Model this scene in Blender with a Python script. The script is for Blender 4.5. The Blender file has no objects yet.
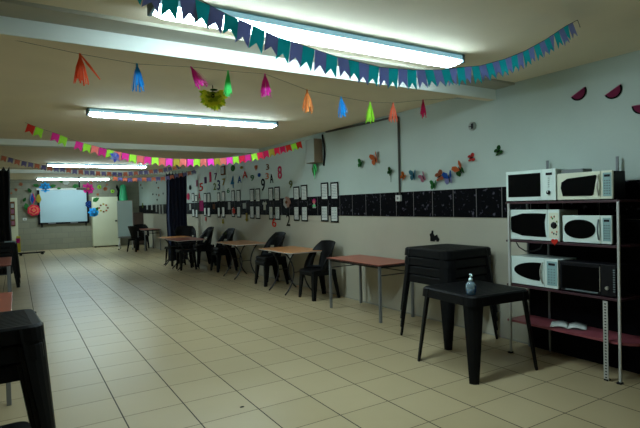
import bpy, bmesh, math, random
from mathutils import Matrix, Vector
random.seed(7)
S = bpy.context.scene
PI = math.pi

# ------------------------------------------------------------------ camera
cd = bpy.data.cameras.new('camera'); cam = bpy.data.objects.new('camera', cd)
S.collection.objects.link(cam); S.camera = cam
cd.sensor_width = 36; cd.lens = 496.0/640.0*36.0; cd.clip_start = 0.05
R = Matrix(((0.8522329549965549, 0.03157094495301933, -0.5222090250585618),
            (-0.5225589698204457, 0.003437887959345037, -0.8525962139175692),
            (-0.02512197201723413, 0.9994956009713862, 0.019427561885447475)))
cam.matrix_world = Matrix.Translation((0, 0, 1.38)) @ R.to_4x4()

# ------------------------------------------------------------------ world, exposure
w = bpy.data.worlds.new('world'); S.world = w; w.use_nodes = True
w.node_tree.nodes['Background'].inputs[0].default_value = (0.5, 0.6, 0.7, 1)
w.node_tree.nodes['Background'].inputs[1].default_value = 0.02
S.view_settings.view_transform = 'Standard'; S.view_settings.look = 'None'
S.view_settings.gamma = 1; S.view_settings.use_curve_mapping = False
S.view_settings.exposure = 0.0
TUBE_POWER = 47.0          # emission of every fluorescent tube
TUBE_COL = (0.70, 0.93, 1.0)

# ------------------------------------------------------------------ room sizes
XR, XL, YB, YF, ZC = 4.11, -2.0, 20.2, -3.0, 2.5

DIGITS=[('8', 'pink', 'number eight', 8.066, 1.977, 0.199, 0.235), ('9', 'olive', 'number nine', 7.656, 1.744, 0.147, 0.131), ('9', 'black', 'number nine', 8.794, 1.788, 0.205, 0.242), ('3', 'brown', 'number three', 8.571, 2.116, 0.153, 0.113), ('3', 'orange', 'number three', 8.597, 1.943, 0.167, 0.12), ('A', 'black', 'letter', 8.41, 1.888, 0.17, 0.168), ('9', 'green', 'number nine', 9.297, 1.949, 0.199, 0.121), ('A', 'red', 'letter', 9.669, 2.044, 0.301, 0.146), ('A', 'blue', 'letter', 9.969, 1.956, 0.25, 0.149), ('4', 'sky', 'number four', 10.389, 1.924, 0.237, 0.265), ('7', 'yellow', 'number seven', 10.914, 1.951, 0.257, 0.161), ('3', 'navy', 'number three', 11.258, 1.898, 0.223, 0.236), ('2', 'olive', 'number two', 11.534, 1.874, 0.225, 0.168), ('1', 'pink', 'number one', 11.829, 2.121, 0.176, 0.245), ('5', 'red', 'number five', 12.55, 1.906, 0.348, 0.206), ('A', 'pink', 'letter', 12.718, 1.671, 0.223, 0.196), ('7', 'purple', 'number seven', 11.443, 2.11, 0.222, 0.167), ('1', 'purple', 'number one', 12.201, 2.062, 0.208, 0.163), ('1', 'pinkish', 'number one', 12.887, 2.02, 0.211, 0.171), ('6', 'red', 'number six', 8.35, 1.062, 0.219, 0.169), ('2', 'black', 'number two', 7.784, 1.117, 0.167, 0.213), ('6', 'green', 'number six', 10.651, 1.745, 0.198, 0.113)]
SHAPES=[('disc', 'blue', 8.943, 1.987, 0.136, 0.078), ('heart', 'orange', 9.08, 2.135, 0.158, 0.119), ('disc', 'yellow', 9.826, 2.202, 0.163, 0.063), ('disc', 'green', 10.318, 2.223, 0.235, 0.142), ('disc', 'black', 13.481, 1.932, 0.201, 0.137), ('disc', 'pink', 13.687, 1.69, 0.253, 0.194), ('pencil', 'yellow', 9.621, 1.144, 0.205, 0.188), ('pencil', 'yellow2', 11.019, 1.038, 0.196, 0.117), ('flower', 'red', 10.34, 1.281, 0.218, 0.177), ('pencil', 'red2', 12.243, 1.081, 0.194, 0.102)]
POSTERS=[[(6.54, 1.578, 0.222, 0.279), (6.259, 1.575, 0.225, 0.271), (6.556, 1.239, 0.223, 0.258), (6.275, 1.228, 0.226, 0.257)], [(7.448, 1.576, 0.212, 0.239), (7.184, 1.577, 0.225, 0.269), (7.461, 1.237, 0.202, 0.259), (7.184, 1.233, 0.215, 0.262)], [(8.448, 1.589, 0.201, 0.263), (8.182, 1.589, 0.22, 0.273), (8.46, 1.247, 0.185, 0.261), (8.192, 1.245, 0.217, 0.26)], [(9.321, 1.594, 0.22, 0.276), (9.036, 1.59, 0.224, 0.277), (9.339, 1.259, 0.211, 0.269), (9.053, 1.256, 0.224, 0.269)], [(10.347, 1.607, 0.189, 0.262), (10.039, 1.604, 0.219, 0.267), (10.368, 1.259, 0.178, 0.222), (10.047, 1.264, 0.22, 0.249)], [(11.265, 1.609, 0.19, 0.227), (10.95, 1.615, 0.2, 0.249), (11.277, 1.256, 0.183, 0.256), (10.978, 1.262, 0.201, 0.262)], [(12.246, 1.614, 0.202, 0.253), (11.971, 1.612, 0.209, 0.258), (12.288, 1.271, 0.18, 0.229), (11.999, 1.259, 0.263, 0.25)], [(13.252, 1.652, 0.222, 0.243), (12.976, 1.618, 0.197, 0.186), (13.267, 1.238, 0.222, 0.231), (12.976, 1.219, 0.188, 0.24)]]
CARDS=[('magenta square picture', 'magenta', 12.567, 1.421, 0.406, 0.272), ('white cutout shirt', 'white', 8.729, 1.38, 0.203, 0.164), ('white paper card', 'white', 9.723, 1.39, 0.214, 0.116), ('white figure card', 'white', 10.595, 1.4, 0.178, 0.169), ('brown face card', 'brown', 11.614, 1.392, 0.192, 0.121), ('white name card', 'white', 13.535, 1.397, 0.202, 0.165)]
DOLLS=[(7.801, 1.432, 0.33, 0.221), (6.862, 1.388, 0.147, 0.161)]
BUTTERFLIES=[('green', 20, 5.572, 1.922, 0.135, 0.104), ('orange', -15, 5.243, 1.958, 0.182, 0.119), ('dark green', 35, 4.949, 1.772, 0.109, 0.077), ('burnt orange', 40, 4.697, 1.696, 0.111, 0.093), ('pale blue', 0, 4.507, 1.696, 0.141, 0.09), ('pink', -30, 4.341, 1.662, 0.126, 0.1), ('orange red', 70, 4.082, 1.661, 0.147, 0.079), ('royal blue', -10, 3.935, 1.63, 0.163, 0.122), ('leaf green', 5, 4.172, 1.563, 0.12, 0.103), ('amber', -35, 3.774, 1.713, 0.169, 0.129), ('crimson', 80, 3.619, 1.828, 0.107, 0.084), ('bottle green', 60, 3.276, 1.86, 0.108, 0.099)]
MELONS=[(2.442, 2.261, 0.144, 0.118), (2.156, 2.219, 0.147, 0.111), (1.952, 2.061, 0.138, 0.088)]
FIGURE=(4.185, 0.979, 0.16, 0.133)
VENT=(3.598, 2.158, 0.12, 0.089)
SWITCH=(4.781, 1.434, 0.114, 0.075)
CLOCK=(10.925, 2.217, 0.322, 0.206)
FARMARKS=[(19.789, 2.294, 0.319, 0.114), (19.57, 2.16, 0.261, 0.094), (17.298, 2.255, 0.238, 0.084), (17.067, 2.066, 0.41, 0.1), (17.876, 1.881, 0.296, 0.087), (17.372, 1.849, 0.282, 0.085), (17.028, 1.822, 0.272, 0.117), (17.291, 1.667, 0.35, 0.102), (16.459, 1.862, 0.192, 0.097)]
FARCARDS=[(20.307, 1.465, 0.464, 0.176), (19.538, 1.505, 0.52, 0.189), (18.791, 1.451, 0.485, 0.201), (18.049, 1.436, 0.377, 0.212), (17.396, 1.404, 0.353, 0.291), (16.953, 1.342, 0.27, 0.301), (16.554, 1.357, 0.259, 0.328)]
BW={'board': (1.502, 1.554, 1.633, 1.16), 'door': (2.83, 0.919, 0.89, 1.885), 'frame': (-0.074, 1.131, 0.28, 1.472), 'pic': (-0.105, 1.331, 0.118, 0.865), 'socket': (0.253, 1.119, 0.135, 0.122)}
FLOWERS=[('five petal', 'blue', 0.918, 2.236, 0.359, 0.41), ('five petal', 'pink', 2.306, 2.175, 0.474, 0.352), ('rose', 'red', 0.537, 1.426, 0.382, 0.476), ('bud', 'yellow', 0.703, 1.838, 0.17, 0.319), ('bud', 'purple', 0.511, 1.841, 0.183, 0.387), ('rose', 'navy', 2.326, 1.6, 0.261, 0.316), ('five petal', 'sky', 2.483, 1.297, 0.342, 0.429), ('bud', 'white', 1.584, 2.428, 0.227, 0.211)]
LEAVES=[(0.632, 2.299, 0.184, 0.141, 160), (1.17, 2.28, 0.174, 0.179, 10), (0.428, 2.123, 0.152, 0.176, 120), (0.267, 1.801, 0.09, 0.157, 60), (0.32, 1.563, 0.121, 0.245, 100), (2.565, 1.763, 0.241, 0.243, 30), (2.58, 1.416, 0.12, 0.15, 60), (1.915, 2.269, 0.248, 0.128, 0), (1.422, 2.433, 0.129, 0.127, 150), (1.35, 2.189, 0.128, 0.108, 0)]
DOTS=[('orange', 0.172, 2.343, 0.134, 0.157), ('orange', 0.024, 2.152, 0.089, 0.121), ('orange', -0.119, 2.032, 0.073, 0.086), ('lime', 2.692, 2.239, 0.19, 0.187), ('lime', 3.151, 2.076, 0.177, 0.171), ('orange', 2.898, 2.163, 0.122, 0.189), ('orange', 2.956, 2.323, 0.088, 0.094), ('orange', 2.631, 1.958, 0.121, 0.112), ('orange', 2.423, 2.407, 0.119, 0.112)]
COLLAGE=(2.816, 1.448, 0.349, 0.377)
G1=[(-0.05, 1.73, 2.5), (0.317, 1.742, 2.169), (0.397, 1.744, 2.144), (0.487, 1.747, 2.123), (0.596, 1.75, 2.124), (0.648, 1.751, 2.105), (0.702, 1.753, 2.09), (0.767, 1.755, 2.077), (0.89, 1.758, 2.046), (1.011, 1.762, 2.03), (1.197, 1.767, 2.005), (1.433, 1.774, 1.993), (1.641, 1.78, 2.008), (1.814, 1.785, 2.03), (1.937, 1.788, 2.058), (2.111, 1.793, 2.089), (2.321, 1.799, 2.154), (2.503, 1.804, 2.225), (2.7, 1.81, 2.319), (2.922, 1.816, 2.44), (3.052, 1.82, 2.5)]
TASSELS=[('red', 0.401, 3.7, 2.434), ('blue', 0.768, 3.7, 2.413), ('magenta', 1.159, 3.7, 2.439), ('green', 1.453, 3.7, 2.444), ('pink', 1.772, 3.7, 2.458), ('orange', 2.167, 3.7, 2.366), ('blue2', 2.518, 3.7, 2.338), ('lime', 2.843, 3.7, 2.321), ('coral', 3.12, 3.7, 2.336), ('crimson', 3.509, 3.7, 2.399)]
G2=[(-0.154, 3.7, 2.487), (-0.051, 3.7, 2.478), (0.371, 3.7, 2.436)]
G3=[(0.129, 7.097, 2.477), (0.223, 7.087, 2.438), (0.341, 7.075, 2.394), (0.482, 7.06, 2.349), (0.615, 7.046, 2.291), (0.762, 7.031, 2.245), (0.901, 7.016, 2.21), (1.054, 7.0, 2.169), (1.198, 6.985, 2.139), (1.383, 6.966, 2.103), (1.573, 6.946, 2.08), (1.807, 6.921, 2.064), (2.036, 6.897, 2.061), (2.243, 6.876, 2.064), (2.456, 6.853, 2.075), (2.645, 6.833, 2.093), (2.824, 6.815, 2.118), (3.007, 6.796, 2.151), (3.163, 6.779, 2.184), (3.306, 6.764, 2.233), (3.451, 6.749, 2.267), (3.648, 6.728, 2.318), (3.867, 6.706, 2.387)]
G4=[(-0.233, 11.61, 2.508), (0.101, 11.657, 2.413), (0.541, 11.72, 2.326), (1.105, 11.801, 2.258), (1.608, 11.873, 2.227), (2.077, 11.94, 2.215), (2.598, 12.014, 2.273), (3.028, 12.075, 2.331), (3.507, 12.144, 2.454)]
G5=[(2.012, 12.898, 2.182), (2.366, 12.83, 2.144), (2.776, 12.752, 2.155), (3.172, 12.677, 2.165), (3.556, 12.604, 2.253), (3.824, 12.553, 2.303), (3.998, 12.519, 2.367)]

# ------------------------------------------------------------------ materials
def mat(name, col, rough=0.6, metal=0.0, var=0.0, scale=8.0, bump=0.0, spec=0.5, emit=None, ep=0, alpha=1, trans=0, coat=0):
    m = bpy.data.materials.new(name); m.use_nodes = True
    nt = m.node_tree; b = nt.nodes['Principled BSDF']
    b.inputs['Base Color'].default_value = (*col, 1)
    b.inputs['Roughness'].default_value = rough
    b.inputs['Metallic'].default_value = metal
    b.inputs['Specular IOR Level'].default_value = spec
    b.inputs['Transmission Weight'].default_value = trans
    b.inputs['Coat Weight'].default_value = coat
    if emit:
        b.inputs['Emission Color'].default_value = (*emit, 1); b.inputs['Emission Strength'].default_value = ep
    tc = nt.nodes.new('ShaderNodeTexCoord')
    n = nt.nodes.new('ShaderNodeTexNoise'); n.inputs['Scale'].default_value = scale
    n.inputs['Detail'].default_value = 5
    nt.links.new(tc.outputs['Object'], n.inputs['Vector'])
    if var > 0:
        mx = nt.nodes.new('ShaderNodeMix'); mx.data_type = 'RGBA'
        mx.inputs[6].default_value = (*[c*(1-var) for c in col], 1)
        mx.inputs[7].default_value = (*[min(1, c*(1+var)) for c in col], 1)
        nt.links.new(n.outputs['Fac'], mx.inputs[0]); nt.links.new(mx.outputs[2], b.inputs['Base Color'])
    if bump > 0:
        bp = nt.nodes.new('ShaderNodeBump'); bp.inputs['Strength'].default_value = bump
        bp.inputs['Distance'].default_value = 0.01
        nt.links.new(n.outputs['Fac'], bp.inputs['Height']); nt.links.new(bp.outputs[0], b.inputs['Normal'])
    return m

def tile_floor():
    m = mat('floor_tile', (0.4, 0.4, 0.32), 0.28); nt = m.node_tree; b = nt.nodes['Principled BSDF']
    tc = nt.nodes.new('ShaderNodeTexCoord'); sp = nt.nodes.new('ShaderNodeSeparateXYZ')
    nt.links.new(tc.outputs['Object'], sp.inputs[0])
    def M(op, a, c=None):
        n = nt.nodes.new('ShaderNodeMath'); n.operation = op
        for i, v in enumerate((a, c)):
            if v is None: continue
            if isinstance(v, (int, float)): n.inputs[i].default_value = v
            else: nt.links.new(v, n.inputs[i])
        return n.outputs[0]
    gs = []; cells = []
    for o, ph, gw in ((sp.outputs[0], 0.165, 0.0040), (sp.outputs[1], 0.29, 0.0026)):
        q = M('DIVIDE', M('SUBTRACT', o, ph - 40.0), 0.4)
        f = M('FRACT', q); d = M('MINIMUM', f, M('SUBTRACT', 1.0, f))
        gs.append(M('LESS_THAN', d, gw/0.4)); cells.append(M('FLOOR', q))
    g = M('MAXIMUM', gs[0], gs[1])
    cb = nt.nodes.new('ShaderNodeCombineXYZ'); nt.links.new(cells[0], cb.inputs[0]); nt.links.new(cells[1], cb.inputs[1])
    wn = nt.nodes.new('ShaderNodeTexWhiteNoise'); nt.links.new(cb.outputs[0], wn.inputs['Vector'])
    no = nt.nodes.new('ShaderNodeTexNoise'); no.inputs['Scale'].default_value = 3; no.inputs['Detail'].default_value = 6
    nt.links.new(tc.outputs['Object'], no.inputs['Vector'])
    fac = M('ADD', M('MULTIPLY', wn.outputs['Value'], 0.35), M('MULTIPLY', no.outputs['Fac'], 0.65))
    mx = nt.nodes.new('ShaderNodeMix'); mx.data_type = 'RGBA'
    mx.inputs[6].default_value = (0.35, 0.27, 0.145, 1); mx.inputs[7].default_value = (0.46, 0.365, 0.215, 1)
    nt.links.new(fac, mx.inputs[0])
    m2 = nt.nodes.new('ShaderNodeMix'); m2.data_type = 'RGBA'
    nt.links.new(g, m2.inputs[0]); nt.links.new(mx.outputs[2], m2.inputs[6]); m2.inputs[7].default_value = (0.03, 0.024, 0.014, 1)
    nt.links.new(m2.outputs[2], b.inputs['Base Color'])
    rr = M('ADD', M('MULTIPLY', g, 0.5), M('ADD', 0.28, M('MULTIPLY', no.outputs['Fac'], 0.12)))
    nt.links.new(rr, b.inputs['Roughness'])
    return m

def band_tile():
    m = mat('black_wall_tile', (0.01, 0.01, 0.012), 0.45, spec=0.04); nt = m.node_tree; b = nt.nodes['Principled BSDF']
    tc = nt.nodes.new('ShaderNodeTexCoord'); sp = nt.nodes.new('ShaderNodeSeparateXYZ')
    nt.links.new(tc.outputs['Object'], sp.inputs[0])
    def M(op, a, c=None):
        n = nt.nodes.new('ShaderNodeMath'); n.operation = op
        for i, v in enumerate((a, c)):
            if v is None: continue
            if isinstance(v, (int, float)): n.inputs[i].default_value = v
            else: nt.links.new(v, n.inputs[i])
        return n.outputs[0]
    f = M('FRACT', M('DIVIDE', M('SUBTRACT', sp.outputs[1], 3.245 - 32.0), 0.32))
    g = M('LESS_THAN', M('MINIMUM', f, M('SUBTRACT', 1.0, f)), 0.012)
    no = nt.nodes.new('ShaderNodeTexNoise'); no.inputs['Scale'].default_value = 22; no.inputs['Detail'].default_value = 8
    nt.links.new(tc.outputs['Object'], no.inputs['Vector'])
    cr = nt.nodes.new('ShaderNodeValToRGB'); cr.color_ramp.elements[0].position = 0.60; cr.color_ramp.elements[0].color = (0.002, 0.002, 0.003, 1)
    cr.color_ramp.elements[1].position = 0.72; cr.color_ramp.elements[1].color = (0.10, 0.09, 0.12, 1)
    nt.links.new(no.outputs['Fac'], cr.inputs[0])
    m2 = nt.nodes.new('ShaderNodeMix'); m2.data_type = 'RGBA'
    nt.links.new(g, m2.inputs[0]); nt.links.new(cr.outputs[0], m2.inputs[6]); m2.inputs[7].default_value = (0.16, 0.15, 0.15, 1)
    nt.links.new(m2.outputs[2], b.inputs['Base Color'])
    return m

def two_tone_wall():      # pale green-blue paint above the tile band, cream paint below
    m = mat('wall_paint', (0.4, 0.4, 0.4), 0.55, bump=0.15, scale=30); nt = m.node_tree; b = nt.nodes['Principled BSDF']
    tc = nt.nodes.new('ShaderNodeTexCoord'); sp = nt.nodes.new('ShaderNodeSeparateXYZ'); nt.links.new(tc.outputs['Object'], sp.inputs[0])
    gt = nt.nodes.new('ShaderNodeMath'); gt.operation = 'GREATER_THAN'; gt.inputs[1].default_value = 1.4; nt.links.new(sp.outputs[2], gt.inputs[0])
    mx = nt.nodes.new('ShaderNodeMix'); mx.data_type = 'RGBA'
    mx.inputs[6].default_value = (0.43, 0.40, 0.31, 1); mx.inputs[7].default_value = (0.44, 0.52, 0.47, 1)
    nt.links.new(gt.outputs[0], mx.inputs[0])
    no = nt.nodes.new('ShaderNodeTexNoise'); no.inputs['Scale'].default_value = 1.3; no.inputs['Detail'].default_value = 6; nt.links.new(tc.outputs['Object'], no.inputs['Vector'])
    hs = nt.nodes.new('ShaderNodeHueSaturation'); nt.links.new(mx.outputs[2], hs.inputs['Color'])
    mr = nt.nodes.new('ShaderNodeMapRange'); mr.inputs[3].default_value = 0.85; mr.inputs[4].default_value = 1.12
    nt.links.new(no.outputs['Fac'], mr.inputs[0]); nt.links.new(mr.outputs[0], hs.inputs['Value']); nt.links.new(hs.outputs[0], b.inputs['Base Color'])
    return m

def block_wall():         # painted blockwork of the back wall
    m = mat('painted_block', (0.2, 0.2, 0.16), 0.6); nt = m.node_tree; b = nt.nodes['Principled BSDF']
    tc = nt.nodes.new('ShaderNodeTexCoord'); mp = nt.nodes.new('ShaderNodeMapping'); mp.inputs['Rotation'].default_value = (PI/2, 0, 0)
    nt.links.new(tc.outputs['Object'], mp.inputs[0])
    br = nt.nodes.new('ShaderNodeTexBrick'); br.inputs['Scale'].default_value = 1
    br.inputs['Brick Width'].default_value = 0.4; br.inputs['Row Height'].default_value = 0.2; br.inputs['Mortar Size'].default_value = 0.008
    br.inputs['Color1'].default_value = (0.21, 0.205, 0.145, 1); br.inputs['Color2'].default_value = (0.24, 0.23, 0.165, 1); br.inputs['Mortar'].default_value = (0.185, 0.18, 0.13, 1)
    nt.links.new(mp.outputs[0], br.inputs['Vector']); nt.links.new(br.outputs['Color'], b.inputs['Base Color'])
    return m

FLOOR = tile_floor(); BAND = band_tile(); WALL = two_tone_wall(); BLOCK = block_wall()
CEIL = mat('ceiling_paint', (0.86, 0.765, 0.59), 0.8, var=0.08, scale=2.5, bump=0.25)
BEAM = mat('beam_paint', (0.82, 0.86, 0.80), 0.6, var=0.05, scale=3)
TRIMB = mat('trim_board', (0.42, 0.40, 0.32), 0.6, var=0.06, scale=5)
GROUT = mat('grey_plaster', (0.3, 0.3, 0.25), 0.7)
BLACKP = mat('black_plastic', (0.0025, 0.0025, 0.003), 0.5, bump=0.1, scale=200, spec=0.18)
BLACKG = mat('black_glass', (0.001, 0.001, 0.001), 0.35, spec=0.08)
WOOD = mat('red_board', (0.34, 0.085, 0.05), 0.35, var=0.15, scale=12)
WOODO = mat('orange_board', (0.55, 0.22, 0.07), 0.30, var=0.15, scale=12)
SHELFB = mat('shelf_board', (0.26, 0.06, 0.075), 0.4, var=0.2, scale=10)
SHELFD = mat('dark_board', (0.045, 0.012, 0.018), 0.5, var=0.3, scale=30)
STEEL = mat('grey_steel', (0.22, 0.23, 0.24), 0.35, 0.6)
DSTEEL = mat('dark_steel', (0.03, 0.03, 0.035), 0.35, 0.5)
POSTM = mat('pale_post', (0.55, 0.55, 0.52), 0.4, 0.3)
MWHITE = mat('microwave_white', (0.68, 0.78, 0.72), 0.35)
MCREAM = mat('microwave_cream', (0.68, 0.70, 0.55), 0.35)
MDARK = mat('microwave_casing', (0.006, 0.0055, 0.007), 0.5, spec=0.2)
PANEL = mat('panel_teal', (0.26, 0.42, 0.42), 0.35)
PALEB = mat('button_grey', (0.13, 0.16, 0.17), 0.5)
SILV = mat('silver', (0.5, 0.48, 0.42), 0.3, 0.6)
CURT = mat('black_curtain', (0.016, 0.024, 0.060), 0.9, var=0.3, scale=20)
CURTK = mat('jet_curtain', (0.006, 0.006, 0.008), 0.95)
HOUSE = mat('fixture_housing', (0.30, 0.50, 0.58), 0.4)
CAPM = mat('fixture_cap', (0.07, 0.13, 0.15), 0.5)
TUBE = mat('tube_glow', (0.8, 0.8, 0.8), 0.4, emit=TUBE_COL, ep=TUBE_POWER)
LENS = mat('side_lens_glow', (0.4, 0.5, 0.55), 0.4, emit=(0.15, 0.36, 0.44), ep=0.9)
PIPE = mat('conduit_grey', (0.07, 0.07, 0.065), 0.6)
BOXM = mat('box_grey', (0.30, 0.33, 0.29), 0.5)
CREAM = mat('door_cream', (0.60, 0.60, 0.42), 0.5, var=0.04, scale=3)
BOARDW = mat('screen_white', (0.36, 0.50, 0.54), 0.35)
EASELW = mat('whiteboard', (0.58, 0.76, 0.78), 0.3)
WHITE = mat('white_paper', (0.62, 0.65, 0.60), 0.7)
GREYW = mat('switch_white', (0.6, 0.6, 0.55), 0.4)
STRING = mat('string', (0.10, 0.08, 0.06), 0.8)
def paper(n, c):
    m = mat(n+'_paper', c, 0.7, var=0.10, scale=25, spec=0.2); nt = m.node_tree; b = nt.nodes['Principled BSDF']
    tr = nt.nodes.new('ShaderNodeBsdfTranslucent'); tr.inputs[0].default_value = (*[min(1, x*1.1) for x in c], 1)
    mx = nt.nodes.new('ShaderNodeMixShader'); mx.inputs[0].default_value = 0.5
    nt.links.new(b.outputs[0], mx.inputs[1]); nt.links.new(tr.outputs[0], mx.inputs[2])
    nt.links.new(mx.outputs[0], nt.nodes['Material Output'].inputs['Surface'])
    return m
COL = dict(pink=(0.75,0.06,0.16), pinkish=(0.5,0.2,0.28), olive=(0.16,0.2,0.04), black=(0.008,0.008,0.008), brown=(0.22,0.09,0.04), orange=(0.65,0.17,0.05),
  green=(0.04,0.22,0.05), red=(0.75,0.05,0.03), blue=(0.02,0.10,0.42), sky=(0.04,0.26,0.52), yellow=(0.45,0.33,0.04), yellow2=(0.5,0.4,0.05), navy=(0.012,0.03,0.12),
  purple=(0.14,0.06,0.16), red2=(0.6,0.06,0.05), magenta=(0.6,0.03,0.22), white=(0.6,0.62,0.58), lime=(0.52,0.90,0.08), coral=(1.0,0.28,0.16), crimson=(0.70,0.02,0.12),
  blue2=(0.03,0.48,0.98), teal=(0.05,0.53,0.55), violet=(0.34,0.37,0.58), fuchsia=(1.0,0.07,0.62), salmon=(0.90,0.24,0.22), hot=(0.85,0.04,0.38), mint=(0.16,0.95,0.32), flame=(1.0,0.20,0.08),
  lilac=(0.34,0.32,0.55), dorange=(0.48,0.15,0.07), faded=(0.78,0.36,0.26), darkgreen=(0.02,0.10,0.02), amber=(0.55,0.16,0.03), paleblue=(0.05,0.18,0.25), tangerine=(1.0,0.42,0.12), scarlet=(0.85,0.03,0.10))
PM = {k: paper(k, v) for k, v in COL.items()}

# ------------------------------------------------------------------ mesh helpers
class MB:
    def __init__(s): s.v = []; s.f = []
    def add(s, vs, fs, T=None):
        o = len(s.v)
        s.v += [tuple(T @ Vector(p)) if T else tuple(p) for p in vs]; s.f += [tuple(i+o for i in f) for f in fs]; return s
    def box(s, x0, x1, y0, y1, z0, z1, T=None):
        return s.add([(x0,y0,z0),(x1,y0,z0),(x1,y1,z0),(x0,y1,z0),(x0,y0,z1),(x1,y0,z1),(x1,y1,z1),(x0,y1,z1)],
                     [(0,3,2,1),(4,5,6,7),(0,1,5,4),(1,2,6,5),(2,3,7,6),(3,0,4,7)], T)
    def prism(s, pts, a, b, axis='y', T=None):     # pts in the two remaining axes, extruded from a to b
        n = len(pts)
        def P(u, v, w): return {'y': (u, w, v), 'z': (u, v, w), 'x': (w, u, v)}[axis]
        vs = [P(u, v, a) for u, v in pts] + [P(u, v, b) for u, v in pts]
        fs = [tuple(range(n)), tuple(range(2*n-1, n-1, -1))] + [(i, i+n, (i+1) % n + n, (i+1) % n) for i in range(n)]
        return s.add(vs, fs, T)
    def tube(s, path, r, n=8, T=None, caps=True):
        path = [Vector(p) for p in path]; rings = []
        rr = r if isinstance(r, (list, tuple)) else [r]*len(path)
        up = None
        for i, p in enumerate(path):
            d = (path[min(i+1, len(path)-1)] - path[max(i-1, 0)]).normalized()
            if up is None: up = Vector((0,0,1)) if abs(d.z) < 0.9 else Vector((1,0,0))
            a = d.cross(up).normalized(); b = a.cross(d).normalized(); up = b
            rings.append([p + rr[i]*(math.cos(t)*a + math.sin(t)*b) for t in [2*PI*k/n for k in range(n)]])
        vs = [v for q in rings for v in q]; fs = []
        for i in range(len(path)-1):
            for k in range(n):
                k2 = (k+1) % n; fs.append((i*n+k, i*n+k2, (i+1)*n+k2, (i+1)*n+k))
        if caps: fs += [tuple(range(n-1, -1, -1)), tuple((len(path)-1)*n+k for k in range(n))]
        return s.add(vs, fs, T)
    def lathe(s, prof, n=20, T=None):              # prof: (r, z)
        vs = [(r*math.cos(2*PI*k/n), r*math.sin(2*PI*k/n), z) for r, z in prof for k in range(n)]; fs = []
        for i in range(len(prof)-1):
            for k in range(n):
                k2 = (k+1) % n; fs.append((i*n+k, i*n+k2, (i+1)*n+k2, (i+1)*n+k))
        fs += [tuple(range(n-1, -1, -1)), tuple((len(prof)-1)*n+k for k in range(n))]
        return s.add(vs, fs, T)
    def loft(s, rings, T=None, caps=True):
        n = len(rings[0]); vs = [p for r in rings for p in r]; fs = []
        for i in range(len(rings)-1):
            for k in range(n):
                k2 = (k+1) % n; fs.append((i*n+k, i*n+k2, (i+1)*n+k2, (i+1)*n+k))
        if caps: fs += [tuple(range(n-1, -1, -1)), tuple((len(rings)-1)*n+k for k in range(n))]
        return s.add(vs, fs, T)
    def build(s, name, m, parent=None, bevel=0, smooth=False, solid=0, loc=None):
        me = bpy.data.meshes.new(name); me.from_pydata(s.v, [], s.f); me.materials.append(m)
        bm = bmesh.new(); bm.from_mesh(me); bmesh.ops.recalc_face_normals(bm, faces=bm.faces)
        bm.to_mesh(me); bm.free()
        if smooth:
            for p in me.polygons: p.use_smooth = True
        o = bpy.data.objects.new(name, me); S.collection.objects.link(o)
        if parent: o.parent = parent
        if loc: o.location = loc
        if solid:
            q = o.modifiers.new('solid', 'SOLIDIFY'); q.thickness = solid; q.offset = 0
        if bevel:
            q = o.modifiers.new('bevel', 'BEVEL'); q.width = bevel; q.segments = 2; q.limit_method = 'ANGLE'
        return o

def tag(o, label=None, cat=None, group=None, kind=None):
    if label: o['label'] = label
    if cat: o['category'] = cat
    if group: o['group'] = group
    if kind: o['kind'] = kind
    return o
def thing(name, loc, label, cat, rz=0, group=None):
    o = bpy.data.objects.new(name, None); S.collection.objects.link(o); o.empty_display_size = 0.1
    o.location = loc; o.rotation_euler = (0, 0, rz); return tag(o, label, cat, group)
def struct(name, mb, m, **k): return tag(mb.build(name, m, **k), kind='structure')
def dup(root, loc, rz=None, label=None, name=None):
    r = root.copy(); S.collection.objects.link(r); r.location = loc
    if rz is not None: r.rotation_euler = (0, 0, rz)
    if label: r['label'] = label
    for ch in list(root.children):
        c = ch.copy(); S.collection.objects.link(c); c.parent = r
        for g in ch.children:
            d = g.copy(); S.collection.objects.link(d); d.parent = c
    return r
RW = -PI/2     # rotation that turns a front-facing (-y) item to face the room from the right wall

# ------------------------------------------------------------------ room shell
struct('floor', MB().box(XL, XR, YF, YB, -0.1, 0), FLOOR)
struct('ceiling', MB().box(XL-0.1, XR+0.1, YF-0.1, YB+0.1, ZC, ZC+0.1), CEIL)
struct('wall_right', MB().box(XR, XR+0.1, YF, YB, -0.1, ZC), WALL)
struct('wall_left', MB().box(XL-0.1, XL, YF, YB, -0.1, ZC), WALL)
struct('wall_back', MB().box(XL-0.1, XR+0.1, YB, YB+0.1, -0.1, ZC), BLOCK)
struct('wall_front', MB().box(XL-0.1, XR+0.1, YF-0.1, YF, -0.1, ZC), WALL)
struct('trim_1', MB().box(XR-0.008, XR, YF, YB, 1.203, 1.508), BAND)                   # black tile band
struct('trim_2', MB().box(XR-0.011, XR, YF, YB, 1.508, 1.518), mat('band_edge', (0.45,0.5,0.46), 0.5))
struct('trim_3', MB().box(XL, XR, 3.08, 3.30, 2.478, ZC), TRIMB)                        # board in front of the beam
struct('ceiling_beam', MB().box(XL, XR, 3.312, 3.40, 2.381, ZC), CEIL)
struct('trim_4', MB().box(XL, XR, 3.30, 3.312, 2.379, ZC), BEAM)                        # pale fascia board on the beam
struct('ceiling_beam', MB().box(XL, XR, 8.95, 9.15, 2.41, ZC), BEAM)
struct('ceiling_beam', MB().box(XL, XR, 15.3, 15.5, 2.41, ZC), BEAM)
struct('baseboard_right', MB().box(XR-0.006, XR, YF, YB, 0, 0.012), GROUT)

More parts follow.
